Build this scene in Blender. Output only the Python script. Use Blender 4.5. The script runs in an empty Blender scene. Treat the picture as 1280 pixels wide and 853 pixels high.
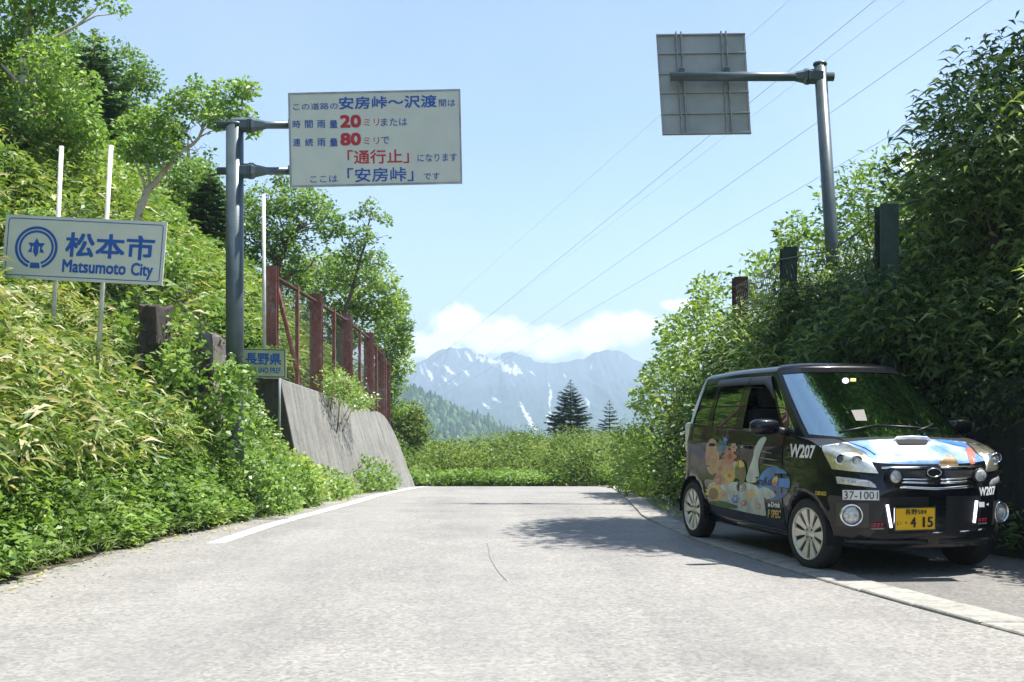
import bpy, bmesh, math, random
import numpy as np
from mathutils import Vector, Matrix
from mathutils.bvhtree import BVHTree
random.seed(7); RS = np.random.RandomState(11)
SC = bpy.context.scene; COL = SC.collection
R = math.radians; PI = math.pi

# ------------------------------------------------------------------ camera
F, HC, HY = 1430.0, 1.2, 520.0            # focal length in photo pixels, eye height, horizon row
cd = bpy.data.cameras.new('camera'); cam = bpy.data.objects.new('camera', cd); COL.objects.link(cam)
cam.location = (0, 0, HC); cam.rotation_euler = (R(90), 0, 0)
cd.sensor_width = 36; cd.lens = F / 1280 * 36; cd.shift_y = (HY - 426.5) / 1280
cd.clip_start = 0.1; cd.clip_end = 20000
SC.camera = cam
# ------------------------------------------------------------------ light
SUN_EL, SUN_AZ = 65.0, 3.5                 # azimuth measured from +X towards +Y
SC.view_settings.view_transform = 'Standard'; SC.view_settings.look = 'None'
SC.view_settings.exposure = 1.25; SC.view_settings.gamma = 1.0
sl = bpy.data.lights.new('sun', 'SUN'); sl.energy = 4.6; sl.angle = R(0.5); sl.color = (1.0, 0.955, 0.88)
so = bpy.data.objects.new('sun', sl); COL.objects.link(so)
sd = Vector((math.cos(R(SUN_EL)) * math.cos(R(SUN_AZ)), math.cos(R(SUN_EL)) * math.sin(R(SUN_AZ)), math.sin(R(SUN_EL))))
so.rotation_euler = sd.to_track_quat('Z', 'Y').to_euler()
W = bpy.data.worlds.new('World'); SC.world = W; W.use_nodes = True
nt = W.node_tree; nt.nodes.clear()
def wn(t, **k):
    n = nt.nodes.new(t)
    for a, b in k.items(): setattr(n, a, b)
    return n
def wl(a, b): nt.links.new(a, b)
out = wn('ShaderNodeOutputWorld'); bg = wn('ShaderNodeBackground'); bg.inputs[1].default_value = 0.105
sky = wn('ShaderNodeTexSky', sky_type='NISHITA', sun_disc=False, sun_elevation=R(SUN_EL), sun_rotation=R(90 - SUN_AZ))
sky.altitude = 1800; sky.air_density = 1.0; sky.dust_density = 0.6; sky.ozone_density = 1.0
tc = wn('ShaderNodeTexCoord'); sep = wn('ShaderNodeSeparateXYZ'); wl(tc.outputs['Generated'], sep.inputs[0])
def wm(op, a, b=None, clamp=False):
    n = wn('ShaderNodeMath', operation=op); n.use_clamp = clamp
    for i, v in enumerate((a, b)):
        if v is None: continue
        if isinstance(v, (int, float)): n.inputs[i].default_value = v
        else: wl(v, n.inputs[i])
    return n.outputs[0]
yy = wm('MAXIMUM', sep.outputs[1], 0.05)
u = wm('DIVIDE', sep.outputs[0], yy); v = wm('DIVIDE', sep.outputs[2], yy)
# cumulus heads standing over the range, each (azimuth, elevation, half width, half height) as seen from the pass
blobs = [(530, 432, 58, 18), (572, 408, 38, 30), (628, 420, 54, 24), (690, 428, 58, 22), (742, 420, 50, 26), (792, 408, 60, 20),
         (855, 382, 30, 9), (1148, 203, 26, 15), (1178, 212, 30, 12), (470, 440, 60, 14), (880, 425, 60, 12)]
acc = None
for (bx, by, ba, bb) in blobs:
    p = wm('POWER', wm('ABSOLUTE', wm('DIVIDE', wm('SUBTRACT', u, (bx - 640) / F), ba / F)), 2.0)
    q = wm('POWER', wm('ABSOLUTE', wm('DIVIDE', wm('SUBTRACT', v, (HY - by) / F), bb / F)), 2.0)
    d = wm('SUBTRACT', 1.0, wm('SQRT', wm('ADD', p, q)))
    acc = d if acc is None else wm('MAXIMUM', acc, d)
cmb = wn('ShaderNodeCombineXYZ'); wl(u, cmb.inputs[0]); wl(v, cmb.inputs[1])
nz = wn('ShaderNodeTexNoise'); nz.inputs['Scale'].default_value = 44; nz.inputs['Detail'].default_value = 9; nz.inputs['Roughness'].default_value = 0.6
wl(cmb.outputs[0], nz.inputs['Vector'])
cl = wm('ADD', acc, wm('MULTIPLY', wm('SUBTRACT', nz.outputs[0], 0.5), 1.9))
mr = wn('ShaderNodeMapRange', interpolation_type='SMOOTHSTEP'); wl(cl, mr.inputs[0])
mr.inputs[1].default_value = -0.08; mr.inputs[2].default_value = 0.42
front = wm('GREATER_THAN', sep.outputs[1], 0.06)
# thin high veil
nz2 = wn('ShaderNodeTexNoise'); nz2.inputs['Scale'].default_value = 2.2; nz2.inputs['Detail'].default_value = 4
wl(tc.outputs['Generated'], nz2.inputs['Vector'])
veil = wm('MULTIPLY', wm('SUBTRACT', nz2.outputs[0], 0.35, True), 0.3)
mx = wn('ShaderNodeMix', data_type='RGBA'); mx.inputs[7].default_value = (7.5, 8.0, 8.6, 1)
tint = wn('ShaderNodeMix', data_type='RGBA', blend_type='MULTIPLY'); tint.inputs[0].default_value = 1; tint.inputs[7].default_value = (1.0, .985, .99, 1); wl(sky.outputs[0], tint.inputs[6]); wl(tint.outputs[2], mx.inputs[6]); wl(veil, mx.inputs[0])
mx2 = wn('ShaderNodeMix', data_type='RGBA'); mx2.inputs[7].default_value = (11.5, 11.7, 12.0, 1)
wl(mx.outputs[2], mx2.inputs[6]); wl(wm('MULTIPLY', wm('MULTIPLY', mr.outputs[0], 0.92), front), mx2.inputs[0])
wl(mx2.outputs[2], bg.inputs[0]); wl(bg.outputs[0], out.inputs[0])
cy = SC.cycles
cy.max_bounces = 8; cy.transparent_max_bounces = 12; cy.volume_bounces = 0; cy.diffuse_bounces = 3
cy.caustics_reflective = False; cy.caustics_refractive = False; cy.use_denoising = True
cy.sample_clamp_indirect = 8

# ------------------------------------------------------------------ helpers
def wp(px, py, Y):                          # the point seen at a photo pixel at depth Y
    return Vector(((px - 640) / F * Y, Y, HC + (HY - py) / F * Y))
def road_z(y):
    y = np.asarray(y, float)
    a = -0.00163 * np.clip(y - 10, 0, 19) ** 2
    b = -0.062 * np.clip(y - 29, 0, None) - 0.0012 * np.clip(y - 29, 0, 60) ** 2
    return np.maximum(a + b, -30.0)
def G(px, py):                              # where the sight line meets the road surface
    lo, hi = 1.0, 29.0
    for _ in range(50):
        m = (lo + hi) / 2
        if HC + (HY - py) / F * m > float(road_z(m)): lo = m
        else: hi = m
    return ((px - 640) / F * lo, lo)
def tag(o, label=None, cat=None, group=None, kind=None):
    if label: o['label'] = label
    if cat: o['category'] = cat
    if group: o['group'] = group
    if kind: o['kind'] = kind
    return o
def empty(name, loc=(0, 0, 0), rz=0.0):
    o = bpy.data.objects.new(name, None); COL.objects.link(o); o.location = loc; o.rotation_euler = (0, 0, rz)
    o.empty_display_size = 0.3
    return o
def link(name, me, m, parent=None, smooth=False, local=False):
    """Link a mesh. With a parent and local=False the coordinates are world ones."""
    o = bpy.data.objects.new(name, me); COL.objects.link(o)
    if m is not None:
        for x in (m if isinstance(m, (list, tuple)) else [m]): me.materials.append(x)
    if smooth: me.polygons.foreach_set('use_smooth', [True] * len(me.polygons))
    if parent is not None:
        o.parent = parent
        if not local: o.matrix_parent_inverse = world_of(parent).inverted()
    return o
def world_of(o):
    m = Matrix.LocRotScale(o.location, o.rotation_euler, o.scale)
    return (world_of(o.parent) @ o.matrix_parent_inverse @ m) if o.parent else m
def mk(name, bm, m, parent=None, smooth=False, local=False):
    me = bpy.data.meshes.new(name); bmesh.ops.recalc_face_normals(bm, faces=bm.faces[:]); bm.to_mesh(me); bm.free()
    return link(name, me, m, parent, smooth, local)
def npmesh(name, V, Q, attrs=None):
    """verts (n,3), faces (m,k) all the same size"""
    me = bpy.data.meshes.new(name); V = np.asarray(V, np.float32); Q = np.asarray(Q, np.int32)
    k = Q.shape[1]
    me.vertices.add(len(V)); me.vertices.foreach_set('co', V.ravel())
    me.loops.add(Q.size); me.loops.foreach_set('vertex_index', Q.ravel())
    me.polygons.add(len(Q)); me.polygons.foreach_set('loop_start', np.arange(0, Q.size, k, dtype=np.int32))
    me.update(calc_edges=True)
    for n, a in (attrs or {}).items():
        at = me.attributes.new(n, 'FLOAT', 'POINT'); at.data.foreach_set('value', np.asarray(a, np.float32))
    return me
def box(bm, c, s, rot=None, bev=0.0, mat=0):
    ret = bmesh.ops.create_cube(bm, size=1.0)
    vs = ret['verts']
    M = Matrix.LocRotScale(Vector(c), rot, Vector(s)) if rot is not None else Matrix.Translation(Vector(c)) @ Matrix.Diagonal((*s, 1))
    bmesh.ops.transform(bm, matrix=M, verts=vs)
    fs = list({f for v_ in vs for f in v_.link_faces})
    for f in fs: f.material_index = mat
    if bev > 0:
        es = list({e for v_ in vs for e in v_.link_edges})
        bmesh.ops.bevel(bm, geom=es, offset=bev, segments=2, profile=0.5, affect='EDGES')
def tube(bm, pts, rad, n=8, caps=True, mat=0):
    """a tapered tube along a polyline"""
    pts = [Vector(p) for p in pts]
    if isinstance(rad, (int, float)): rad = [rad] * len(pts)
    rings = []; up = Vector((0.13, 0.21, 0.97))
    for i, p in enumerate(pts):
        d = (pts[min(i + 1, len(pts) - 1)] - pts[max(i - 1, 0)]).normalized()
        a = d.cross(up)
        if a.length < 0.05: a = d.cross(Vector((1, 0, 0)))
        a.normalize(); b = d.cross(a)
        rings.append([bm.verts.new(p + (a * math.cos(t) + b * math.sin(t)) * rad[i]) for t in [2 * PI * j / n for j in range(n)]])
    for r0, r1 in zip(rings, rings[1:]):
        for j in range(n):
            f = bm.faces.new((r0[j], r0[(j + 1) % n], r1[(j + 1) % n], r1[j])); f.smooth = True; f.material_index = mat
    if caps and n > 2:
        for r_ in (rings[0], rings[-1]):
            try: bm.faces.new(r_).material_index = mat
            except ValueError: pass
def lathe(bm, prof, M, n=24, mat=0, smooth=True, cap=True):
    """prof: list of (radius, axial); axis = local Z of M"""
    rings = []
    for (r_, z_) in prof:
        rings.append([bm.verts.new(M @ Vector((r_ * math.cos(2 * PI * j / n), r_ * math.sin(2 * PI * j / n), z_))) for j in range(n)])
    for a, b in zip(rings, rings[1:]):
        for j in range(n):
            f = bm.faces.new((a[j], a[(j + 1) % n], b[(j + 1) % n], b[j])); f.smooth = smooth; f.material_index = mat
    if cap and prof[0][0] > 1e-4: bm.faces.new(rings[0]).material_index = mat
    if cap and prof[-1][0] > 1e-4: bm.faces.new(rings[-1]).material_index = mat
def grid_faces(bm, rows, mat=0, closed=False):
    for a, b in zip(rows, rows[1:]):
        n = len(a)
        for j in range(n if closed else n - 1):
            vs = [a[j], a[(j + 1) % n], b[(j + 1) % n], b[j]]
            u_ = []
            for v_ in vs:
                if v_ not in u_: u_.append(v_)
            if len(u_) >= 3:
                try:
                    f = bm.faces.new(u_); f.smooth = True; f.material_index = mat
                except ValueError: pass
# value noise
_T = RS.rand(256, 256)
def vnoise(x, y):
    x = np.asarray(x, float); y = np.asarray(y, float)
    xi = np.floor(x).astype(int); yi = np.floor(y).astype(int); fx = x - xi; fy = y - yi
    fx = fx * fx * (3 - 2 * fx); fy = fy * fy * (3 - 2 * fy)
    a = _T[xi % 256, yi % 256]; b = _T[(xi + 1) % 256, yi % 256]; c = _T[xi % 256, (yi + 1) % 256]; d = _T[(xi + 1) % 256, (yi + 1) % 256]
    return (a * (1 - fx) + b * fx) * (1 - fy) + (c * (1 - fx) + d * fx) * fy
def fbm(x, y, o=4):
    s = 0; a = 0.5
    for i in range(o): s = s + a * (vnoise(x * 2 ** i + 17 * i, y * 2 ** i + 5 * i) - 0.5); a *= 0.5
    return s
# ------------------------------------------------------------------ materials
class NT:
    def __init__(s, name):
        s.m = bpy.data.materials.new(name); s.m.use_nodes = True; s.t = s.m.node_tree
        s.b = s.t.nodes['Principled BSDF']; s.o = s.t.nodes['Material Output']
    def n(s, t, **k):
        n = s.t.nodes.new(t)
        for a, b in k.items(): setattr(n, a, b)
        return n
    def l(s, a, b): s.t.links.new(a, b)
    def coord(s, scale=(1, 1, 1)):
        t = s.n('ShaderNodeTexCoord'); mp = s.n('ShaderNodeMapping'); mp.inputs['Scale'].default_value = scale
        s.l(t.outputs['Object'], mp.inputs[0]); return mp.outputs[0]
    def noise(s, co, sc, det=4, rough=0.55):
        n = s.n('ShaderNodeTexNoise'); n.inputs['Scale'].default_value = sc; n.inputs['Detail'].default_value = det
        n.inputs['Roughness'].default_value = rough; s.l(co, n.inputs['Vector']); return n.outputs[0]
    def ramp(s, fac, stops):
        r = s.n('ShaderNodeValToRGB'); s.l(fac, r.inputs[0]); e = r.color_ramp.elements
        e[0].position, e[0].color = stops[0][0], (*stops[0][1], 1)
        e[1].position, e[1].color = stops[-1][0], (*stops[-1][1], 1)
        for p, c in stops[1:-1]:
            x = e.new(p); x.color = (*c, 1)
        return r.outputs[0]
    def mix(s, f, a, b, mode='MIX'):
        n = s.n('ShaderNodeMix', data_type='RGBA', blend_type=mode)
        for i, v in ((0, f), (6, a), (7, b)):
            if hasattr(v, 'links'): s.l(v, n.inputs[i])
            else: n.inputs[i].default_value = v if i == 0 else (*v, 1)
        return n.outputs[2]
    def math(s, op, a, b=0.0, clamp=False):
        n = s.n('ShaderNodeMath', operation=op); n.use_clamp = clamp
        for i, v in ((0, a), (1, b)):
            if hasattr(v, 'links'): s.l(v, n.inputs[i])
            else: n.inputs[i].default_value = v
        return n.outputs[0]
    def bump(s, h, st, dist=0.02):
        b = s.n('ShaderNodeBump'); b.inputs['Strength'].default_value = st; b.inputs['Distance'].default_value = dist
        s.l(h, b.inputs['Height']); s.l(b.outputs[0], s.b.inputs['Normal'])
    def set(s, **k):
        for a, v in k.items(): s.b.inputs[a.replace('_', ' ')].default_value = v
        return s
def plain(name, col, rough=0.5, metal=0.0, coat=0.0, var=0.12, nscale=6.0, bump=0.0, spec=None):
    t = NT(name); co = t.coord(); nz_ = t.noise(co, nscale, 5)
    c0 = tuple(c * (1 - var) for c in col); c1 = tuple(min(1, c * (1 + var)) for c in col)
    t.l(t.ramp(nz_, [(0.3, c0), (0.7, c1)]), t.b.inputs['Base Color'])
    t.set(Roughness=rough, Metallic=metal)
    t.b.inputs['Coat Weight'].default_value = coat
    if spec is not None: t.b.inputs['Specular IOR Level'].default_value = spec
    if bump: t.bump(t.noise(co, nscale * 8, 3), bump, 0.005)
    return t.m
def leafmat(name, stops, trans=0.38, rough=0.45, spec=0.4):
    stops = [(p_, tuple(x * .84 + .16 * (.35 * c_[0] + .55 * c_[1] + .1 * c_[2]) for x in c_)) for p_, c_ in stops]
    t = NT(name); a = t.n('ShaderNodeAttribute', attribute_name='rnd')
    c = t.ramp(a.outputs['Fac'], stops); t.l(c, t.b.inputs['Base Color']); t.set(Roughness=rough)
    t.b.inputs['Specular IOR Level'].default_value = spec
    tr = t.n('ShaderNodeBsdfTranslucent'); g = t.mix(1.0, c, (1.25, 1.3, 0.55), 'MULTIPLY'); t.l(g, tr.inputs[0])
    ms = t.n('ShaderNodeMixShader'); ms.inputs[0].default_value = trans
    t.l(t.b.outputs[0], ms.inputs[1]); t.l(tr.outputs[0], ms.inputs[2]); t.l(ms.outputs[0], t.o.inputs[0])
    return t.m
M = {}
M['sasa'] = leafmat('bamboo_grass_leaf', [(0, (0.069, 0.140, 0.019)), (.35, (0.140, 0.239, 0.033)), (.6, (0.239, 0.336, 0.057)), (.82, (0.336, 0.392, 0.098)), (.9, (0.504, 0.463, 0.227)), (1, (0.588, 0.504, 0.325))])
M['sasa_far'] = leafmat('bamboo_grass_leaf_hillside', [(0, (0.087, 0.174, 0.017)), (.5, (0.189, 0.304, 0.032)), (.85, (0.304, 0.406, 0.065)), (.93, (0.493, 0.478, 0.174)), (1, (0.551, 0.493, 0.261))])
M['weed'] = leafmat('roadside_weed_leaf', [(0, (0.081, 0.176, 0.033)), (.5, (0.186, 0.332, 0.053)), (.85, (0.302, 0.468, 0.084)), (1, (0.510, 0.547, 0.144))])
M['grass'] = leafmat('grass_blade', [(0, (0.091, 0.182, 0.026)), (.7, (0.195, 0.312, 0.052)), (1, (0.442, 0.416, 0.182))])
M['herb'] = leafmat('meadow_leaf', [(0, (0.081, 0.189, 0.027)), (.5, (0.162, 0.297, 0.041)), (1, (0.270, 0.419, 0.081))])
M['birch_leaf'] = leafmat('birch_leaf', [(0, (0.078, 0.176, 0.029)), (.5, (0.156, 0.313, 0.039)), (1, (0.313, 0.469, 0.087))])
M['tree_leaf'] = leafmat('broad_leaf', [(0, (0.060, 0.151, 0.028)), (.5, (0.131, 0.262, 0.040)), (1, (0.262, 0.403, 0.071))])
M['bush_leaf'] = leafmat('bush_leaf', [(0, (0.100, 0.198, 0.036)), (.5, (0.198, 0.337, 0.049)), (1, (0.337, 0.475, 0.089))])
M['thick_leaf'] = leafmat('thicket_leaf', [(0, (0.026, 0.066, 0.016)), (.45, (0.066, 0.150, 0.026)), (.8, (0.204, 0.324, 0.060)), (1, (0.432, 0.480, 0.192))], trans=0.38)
M['valley'] = leafmat('valley_bush_leaf', [(0, (0.056, 0.115, 0.022)), (.5, (0.146, 0.230, 0.039)), (.85, (0.235, 0.333, 0.066)), (1, (0.336, 0.391, 0.110))], trans=.38, spec=.2)
M['needle'] = leafmat('fir_needle', [(0, (0.018, 0.061, 0.018)), (.6, (0.036, 0.112, 0.031)), (1, (0.072, 0.173, 0.044))], trans=0.12)
M['forest'] = leafmat('far_forest', [(0, (0.014, 0.054, 0.014)), (.6, (0.033, 0.107, 0.021)), (1, (0.082, 0.184, 0.035))], trans=0.1, spec=0.1)
M['flower'] = plain('white_flower', (.75, .76, .68), 0.7)
M['steel'] = plain('grey_painted_steel', (.085, .115, .13), 0.38, 0.2, var=.2, nscale=5, bump=.15)
M['steel_l'] = plain('galvanised_steel', (.34, .36, .37), 0.5, 0.4, var=.25, nscale=9, bump=.1)
M['alu'] = plain('aluminium_plate', (.40, .42, .42), 0.5, 0.35, var=.15, nscale=3, bump=.05)
M['whitepost'] = plain('white_painted_pipe', (.60, .61, .60), 0.5, var=.22, nscale=9, bump=.1)
M['signface'] = plain('weathered_sign_face', (.66, .68, .60), 0.42, var=.06, nscale=3)
M['signface2'] = plain('olive_sign_face', (.42, .48, .30), 0.45, var=.12, nscale=6)  # pale olive green of the prefecture sign
M['signblue'] = plain('sign_blue_print', (.012, .10, .42), 0.45, var=.05)
M['signred'] = plain('sign_red_print', (.50, .02, .035), 0.45, var=.05)
M['wire'] = plain('steel_cable', (.28, .30, .33), 0.5, 0.3)
M['greenpost'] = plain('green_painted_post', (.018, .042, .028), 0.6, var=.35, nscale=9, bump=.3)
M['netwire'] = plain('fence_wire', (.10, .11, .09), 0.6, 0.4)
M['soil'] = plain('soil', (.10, .08, .055), 0.95, var=.4, nscale=5, bump=.6)
# bark
t = NT('birch_bark'); co = t.coord((1, 1, .35)); n1 = t.noise(co, 9, 5); n2 = t.noise(t.coord((1, 1, 4)), 7, 3)
c = t.mix(t.ramp(n2, [(.6, (0, 0, 0)), (.68, (1, 1, 1))]), t.ramp(n1, [(.3, (.42, .33, .25)), (.65, (.66, .60, .52))]), (.10, .075, .06))
t.l(c, t.b.inputs['Base Color']); t.set(Roughness=.8); t.bump(n1, .5); M['birch_bark'] = t.m
M['bark'] = plain('bark', (.13, .10, .075), 0.9, var=.4, nscale=10, bump=.8)
# rusty red paint
t = NT('rusty_red_paint'); co = t.coord((1, 1, .6)); n1 = t.noise(co, 5, 8, .75); n2 = t.noise(co, 30, 4)
c = t.ramp(n1, [(.36, (.34, .30, .29)), (.45, (.25, .13, .12)), (.55, (.27, .088, .078)), (.64, (.17, .075, .06)), (.72, (.10, .05, .035))])
c = t.mix(t.ramp(n2, [(.55, (0, 0, 0)), (.7, (1, 1, 1))]), c, (.11, .045, .025)); t.l(c, t.b.inputs['Base Color']); t.set(Roughness=.75); t.bump(n2, .4)
M['rust'] = t.m
M['rust_dark'] = plain('dark_rust', (.075, .035, .03), 0.85, var=.5, nscale=12, bump=.5)
# concrete
def concrete(name, base, dark, moss=.25):
    t = NT(name); co = t.coord(); a = t.noise(co, 1.4, 8, .65); b = t.noise(co, 24, 5, .7); s_ = t.noise(t.coord((3, 3, .35)), 2.2, 6)
    c = t.ramp(a, [(.28, dark), (.62, base)])
    c = t.mix(t.ramp(s_, [(.46, (0, 0, 0)), (.72, (.75, .75, .75))]), c, tuple(x * .5 for x in dark))
    c = t.mix(t.ramp(b, [(.40, (0, 0, 0)), (.62, (moss + .25,) * 3)]), c, tuple(x * 1.25 for x in base))
    v_ = t.n('ShaderNodeTexVoronoi'); v_.inputs['Scale'].default_value = 90; t.l(co, v_.inputs['Vector'])
    c = t.mix(t.ramp(v_.outputs[0], [(.0, (.5, .5, .5)), (.22, (0, 0, 0))]), c, tuple(x * .55 for x in dark))
    t.l(c, t.b.inputs['Base Color']); t.set(Roughness=.92); t.bump(b, .7, .01); return t.m
M['concrete'] = concrete('weathered_concrete', (.245, .242, .225), (.115, .113, .103))
M['concrete_end'] = concrete('shade_toned_wall_end', (.075, .072, .062), (.03, .03, .026))  # darker concrete: the plants' shade on the wall end, put into its colour
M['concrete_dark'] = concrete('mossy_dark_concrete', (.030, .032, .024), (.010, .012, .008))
M['kerb'] = concrete('kerb_concrete', (.34, .33, .295), (.22, .21, .19), .3)
# asphalt
def asphalt(name, base, spread=.3):
    t = NT(name); co = t.coord(); big = t.noise(co, .35, 6, .62); mid = t.noise(co, 1.7, 6, .6); streak = t.noise(t.coord((1.6, .12, 1)), 1.0, 5)
    fine = t.noise(co, 48, 4, .85)
    v_ = t.n('ShaderNodeTexVoronoi'); v_.inputs['Scale'].default_value = 42; t.l(co, v_.inputs['Vector'])
    g = t.ramp(v_.outputs['Color'], [(.12, tuple(x * (1 - spread * 1.5) for x in base)), (.5, base), (.9, tuple(x * (1 + spread * 1.5) for x in base))])
    g = t.mix(.4, g, t.ramp(fine, [(.34, tuple(x * .55 for x in base)), (.66, tuple(x * 1.4 for x in base))]))
    k = t.math('ADD', t.math('MULTIPLY', big, .45), t.math('ADD', t.math('MULTIPLY', mid, .35), t.math('MULTIPLY', streak, .3)))
    g = t.mix(1.0, g, t.ramp(k, [(.38, (.76, .76, .77)), (.62, (1.12, 1.11, 1.09))]), 'MULTIPLY')
    # faint crack network, only in places, and lanes polished by tyres
    dn = t.n('ShaderNodeTexNoise'); dn.inputs['Scale'].default_value = 1.3; dn.inputs['Detail'].default_value = 4; t.l(co, dn.inputs['Vector'])
    va = t.n('ShaderNodeVectorMath', operation='MULTIPLY_ADD'); t.l(dn.outputs['Color'], va.inputs[0]); va.inputs[1].default_value = (.9, .9, 0); t.l(co, va.inputs[2])
    ve = t.n('ShaderNodeTexVoronoi', feature='DISTANCE_TO_EDGE'); ve.inputs['Scale'].default_value = .75; t.l(va.outputs[0], ve.inputs['Vector'])
    msk = t.ramp(t.noise(co, .5, 3), [(.54, (0, 0, 0)), (.66, (.4, .4, .4))])
    ln = t.ramp(ve.outputs['Distance'], [(.0, (1, 1, 1)), (.010, (0, 0, 0))])
    g = t.mix(t.math('MULTIPLY', msk, ln), g, tuple(x * .45 for x in base))
    sxx = t.n('ShaderNodeSeparateXYZ'); t.l(co, sxx.inputs[0]); wv = t.math('SINE', t.math('MULTIPLY', t.math('ADD', sxx.outputs[0], .55), 3.6)); wv = t.math('MULTIPLY', t.math('ADD', wv, 1), .5)
    g = t.mix(t.math('MULTIPLY', wv, .20), g, tuple(x * 1.28 for x in base))
    st = t.ramp(t.noise(t.coord((1, .5, 1)), 1.1, 6, .7), [(.56, (0, 0, 0)), (.70, (.45, .45, .45))]); g = t.mix(st, g, tuple(x * .6 for x in base))
    t.l(g, t.b.inputs['Base Color']); t.set(Roughness=.85); t.bump(fine, .55, .006); return t
at = asphalt('old_pale_asphalt', (.238, .231, .218), .27); M['asphalt'] = at.m
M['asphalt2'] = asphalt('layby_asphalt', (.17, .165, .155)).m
t = asphalt('worn_white_line', (.225, .218, .205)); co = t.coord(); sx = t.n('ShaderNodeSeparateXYZ'); t.l(co, sx.inputs[0])
wear = t.n('ShaderNodeMapRange'); t.l(sx.outputs[1], wear.inputs[0]); wear.inputs[1].default_value = 10.1; wear.inputs[2].default_value = 10.6; wear.inputs[3].default_value = .50; wear.inputs[4].default_value = .02
n_ = t.noise(co, 9, 7, .75); fac = t.math('GREATER_THAN', n_, wear.outputs[0]); src = t.b.inputs['Base Color'].links[0].from_socket
n2 = t.noise(co, 3.0, 6, .75)
wh = t.mix(t.ramp(n2, [(.42, (.9,) * 3), (.60, (0,) * 3)]), (.70, .70, .68), (.42, .41, .39))
fa = t.n('ShaderNodeMapRange', interpolation_type='SMOOTHSTEP'); t.l(t.math('SUBTRACT', n_, wear.outputs[0]), fa.inputs[0]); fa.inputs[1].default_value = 0; fa.inputs[2].default_value = .1
t.l(t.mix(fa.outputs[0], src, wh), t.b.inputs['Base Color']); M['line'] = t.m
# rock
t = NT('grey_rock'); co = t.coord((1, 1, .45)); a = t.noise(co, 4, 8, .7); b = t.noise(co, 22, 4)
t.l(t.ramp(a, [(.3, (.09, .08, .078)), (.6, (.24, .215, .21)), (.75, (.36, .33, .31))]), t.b.inputs['Base Color']); t.set(Roughness=.9); t.bump(a, 1, .06); M['rock'] = t.m
M['tar'] = plain('tar_crack', (.155, .15, .142), .9)
t = NT('dark_rock'); co = t.coord(); a = t.noise(co, 5, 8, .7)
t.l(t.ramp(a, [(.3, (.02, .018, .018)), (.7, (.10, .08, .075))]), t.b.inputs['Base Color']); t.set(Roughness=.9); t.bump(a, 1, .06); M['rock_dark'] = t.m
# hillside soil under the leaves
t = NT('leaf_litter_ground'); co = t.coord(); a = t.noise(co, 3.2, 6)
t.l(t.ramp(a, [(.35, (.035, .045, .015)), (.6, (.07, .09, .025)), (.75, (.12, .11, .05))]), t.b.inputs['Base Color']); t.set(Roughness=1); t.bump(a, .6, .05); M['ground'] = t.m
# ------------------------------------------------------------------ ground
def itp(y, tab): return np.interp(y, [a for a, b in tab], [b for a, b in tab])
XL = [(-6, -3.95), (8, -3.65), (10, -3.5), (13.2, -3.08), (16.5, -2.88), (28, -2.37), (35, -2.1), (60, 0.5)]
XR = [(-6, 8.5), (3, 6.4), (6, 5.3), (8, 4.7), (9.5, 4.2), (11, 3.45), (12, 3.25), (14, 3.05), (17, 2.85), (20, 2.6), (24, 2.45), (35, 2.9), (60, 6)]
XP = [(-6, 9), (3, 6.7), (5, 6.2), (8, 5.3), (9.5, 4.6), (11, 3.78), (14, 3.38), (16.5, 3.25), (18, 3.2), (30, 3.2)]     # fence line on the right wall
def wall_top(y): return np.interp(y, [16.3, 28.0], [1.735, 1.20])
def wall_x(y): return np.interp(y, [16.3, 28.0], [-3.30, -3.0])
def wall_b(y): return np.interp(y, [16.3, 28.0], [.19, .35])
def sm(x, a, b):
    t_ = np.clip((x - a) / (b - a), 0, 1); return t_ * t_ * (3 - 2 * t_)
def hill(d): return np.where(d < 7, 1.0 * d, 7 + .75 * (d - 7)) * (d > 0)
def gz(x, y):
    x = np.asarray(x, float); y = np.asarray(y, float); r = road_z(y)
    xl = itp(y, XL); xr = itp(y, XR); xp = itp(y, XP)
    n = fbm(x * .7, y * .7) * .7 + fbm(x * .16, y * .16) * 1.6
    fade = 1 - sm(y, 40, 95)
    dl = xl - .12 - x
    near = hill(np.clip(dl, 0, 60)) * 1.12 + n * sm(dl, .5, 2.5)
    wt = wall_top(y) - .14 - r + hill(np.clip(wall_x(y) - .27 - x, 0, 60)) * .98 + n * sm(wall_x(y) - .3 - x, .3, 2)
    kb = sm(y, 13.8, 16.2) * sm(-3.5 - x, 0, 1.6); near = near * (1 - kb) + wt * kb
    left = np.where(y < 16.25, near, np.where(x > wall_x(y) - .27, 0, wt))
    left = np.where(y > 28.1, hill(np.clip(dl - 1.1, 0, 60)) * 1.0 + n * sm(dl, 1, 3), left)
    dr = x - xr
    rt = 1.5 + .85 * np.clip(x - xp - .1, 0, 60) + n * .6 * sm(x - xp, .3, 2)
    right = np.where((y < 17.6) & (y > -5), np.where(x > xp - .12, rt - r * .6, 0), hill(np.clip(dr, 0, 60)) * .62 + n * sm(dr, .5, 2.5))
    z = r - .03 + np.where(x < 0, np.minimum(left, 26) * fade, np.minimum(right, 22) * fade)
    return z
def lines(spec):
    o = []
    for a, b, s in spec: o += list(np.arange(a, b - 1e-6, s))
    return np.array(o + [spec[-1][1]])
gx = lines([(-3000, -400, 260), (-400, -60, 34), (-60, -14, 2.0), (-14, -4.2, .35), (-4.2, -2.0, .08), (-2.0, 2.4, 1.1), (2.4, 7, .12), (7, 16, .5), (16, 60, 2.5), (60, 400, 34), (400, 3000, 260)])
gy = lines([(-60, -6, 6), (-6, 16.1, .4), (16.1, 16.4, .05), (16.4, 28, .4), (28, 28.3, .05), (28.3, 46, .5), (46, 110, 3), (110, 420, 31), (420, 3200, 278)])
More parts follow.
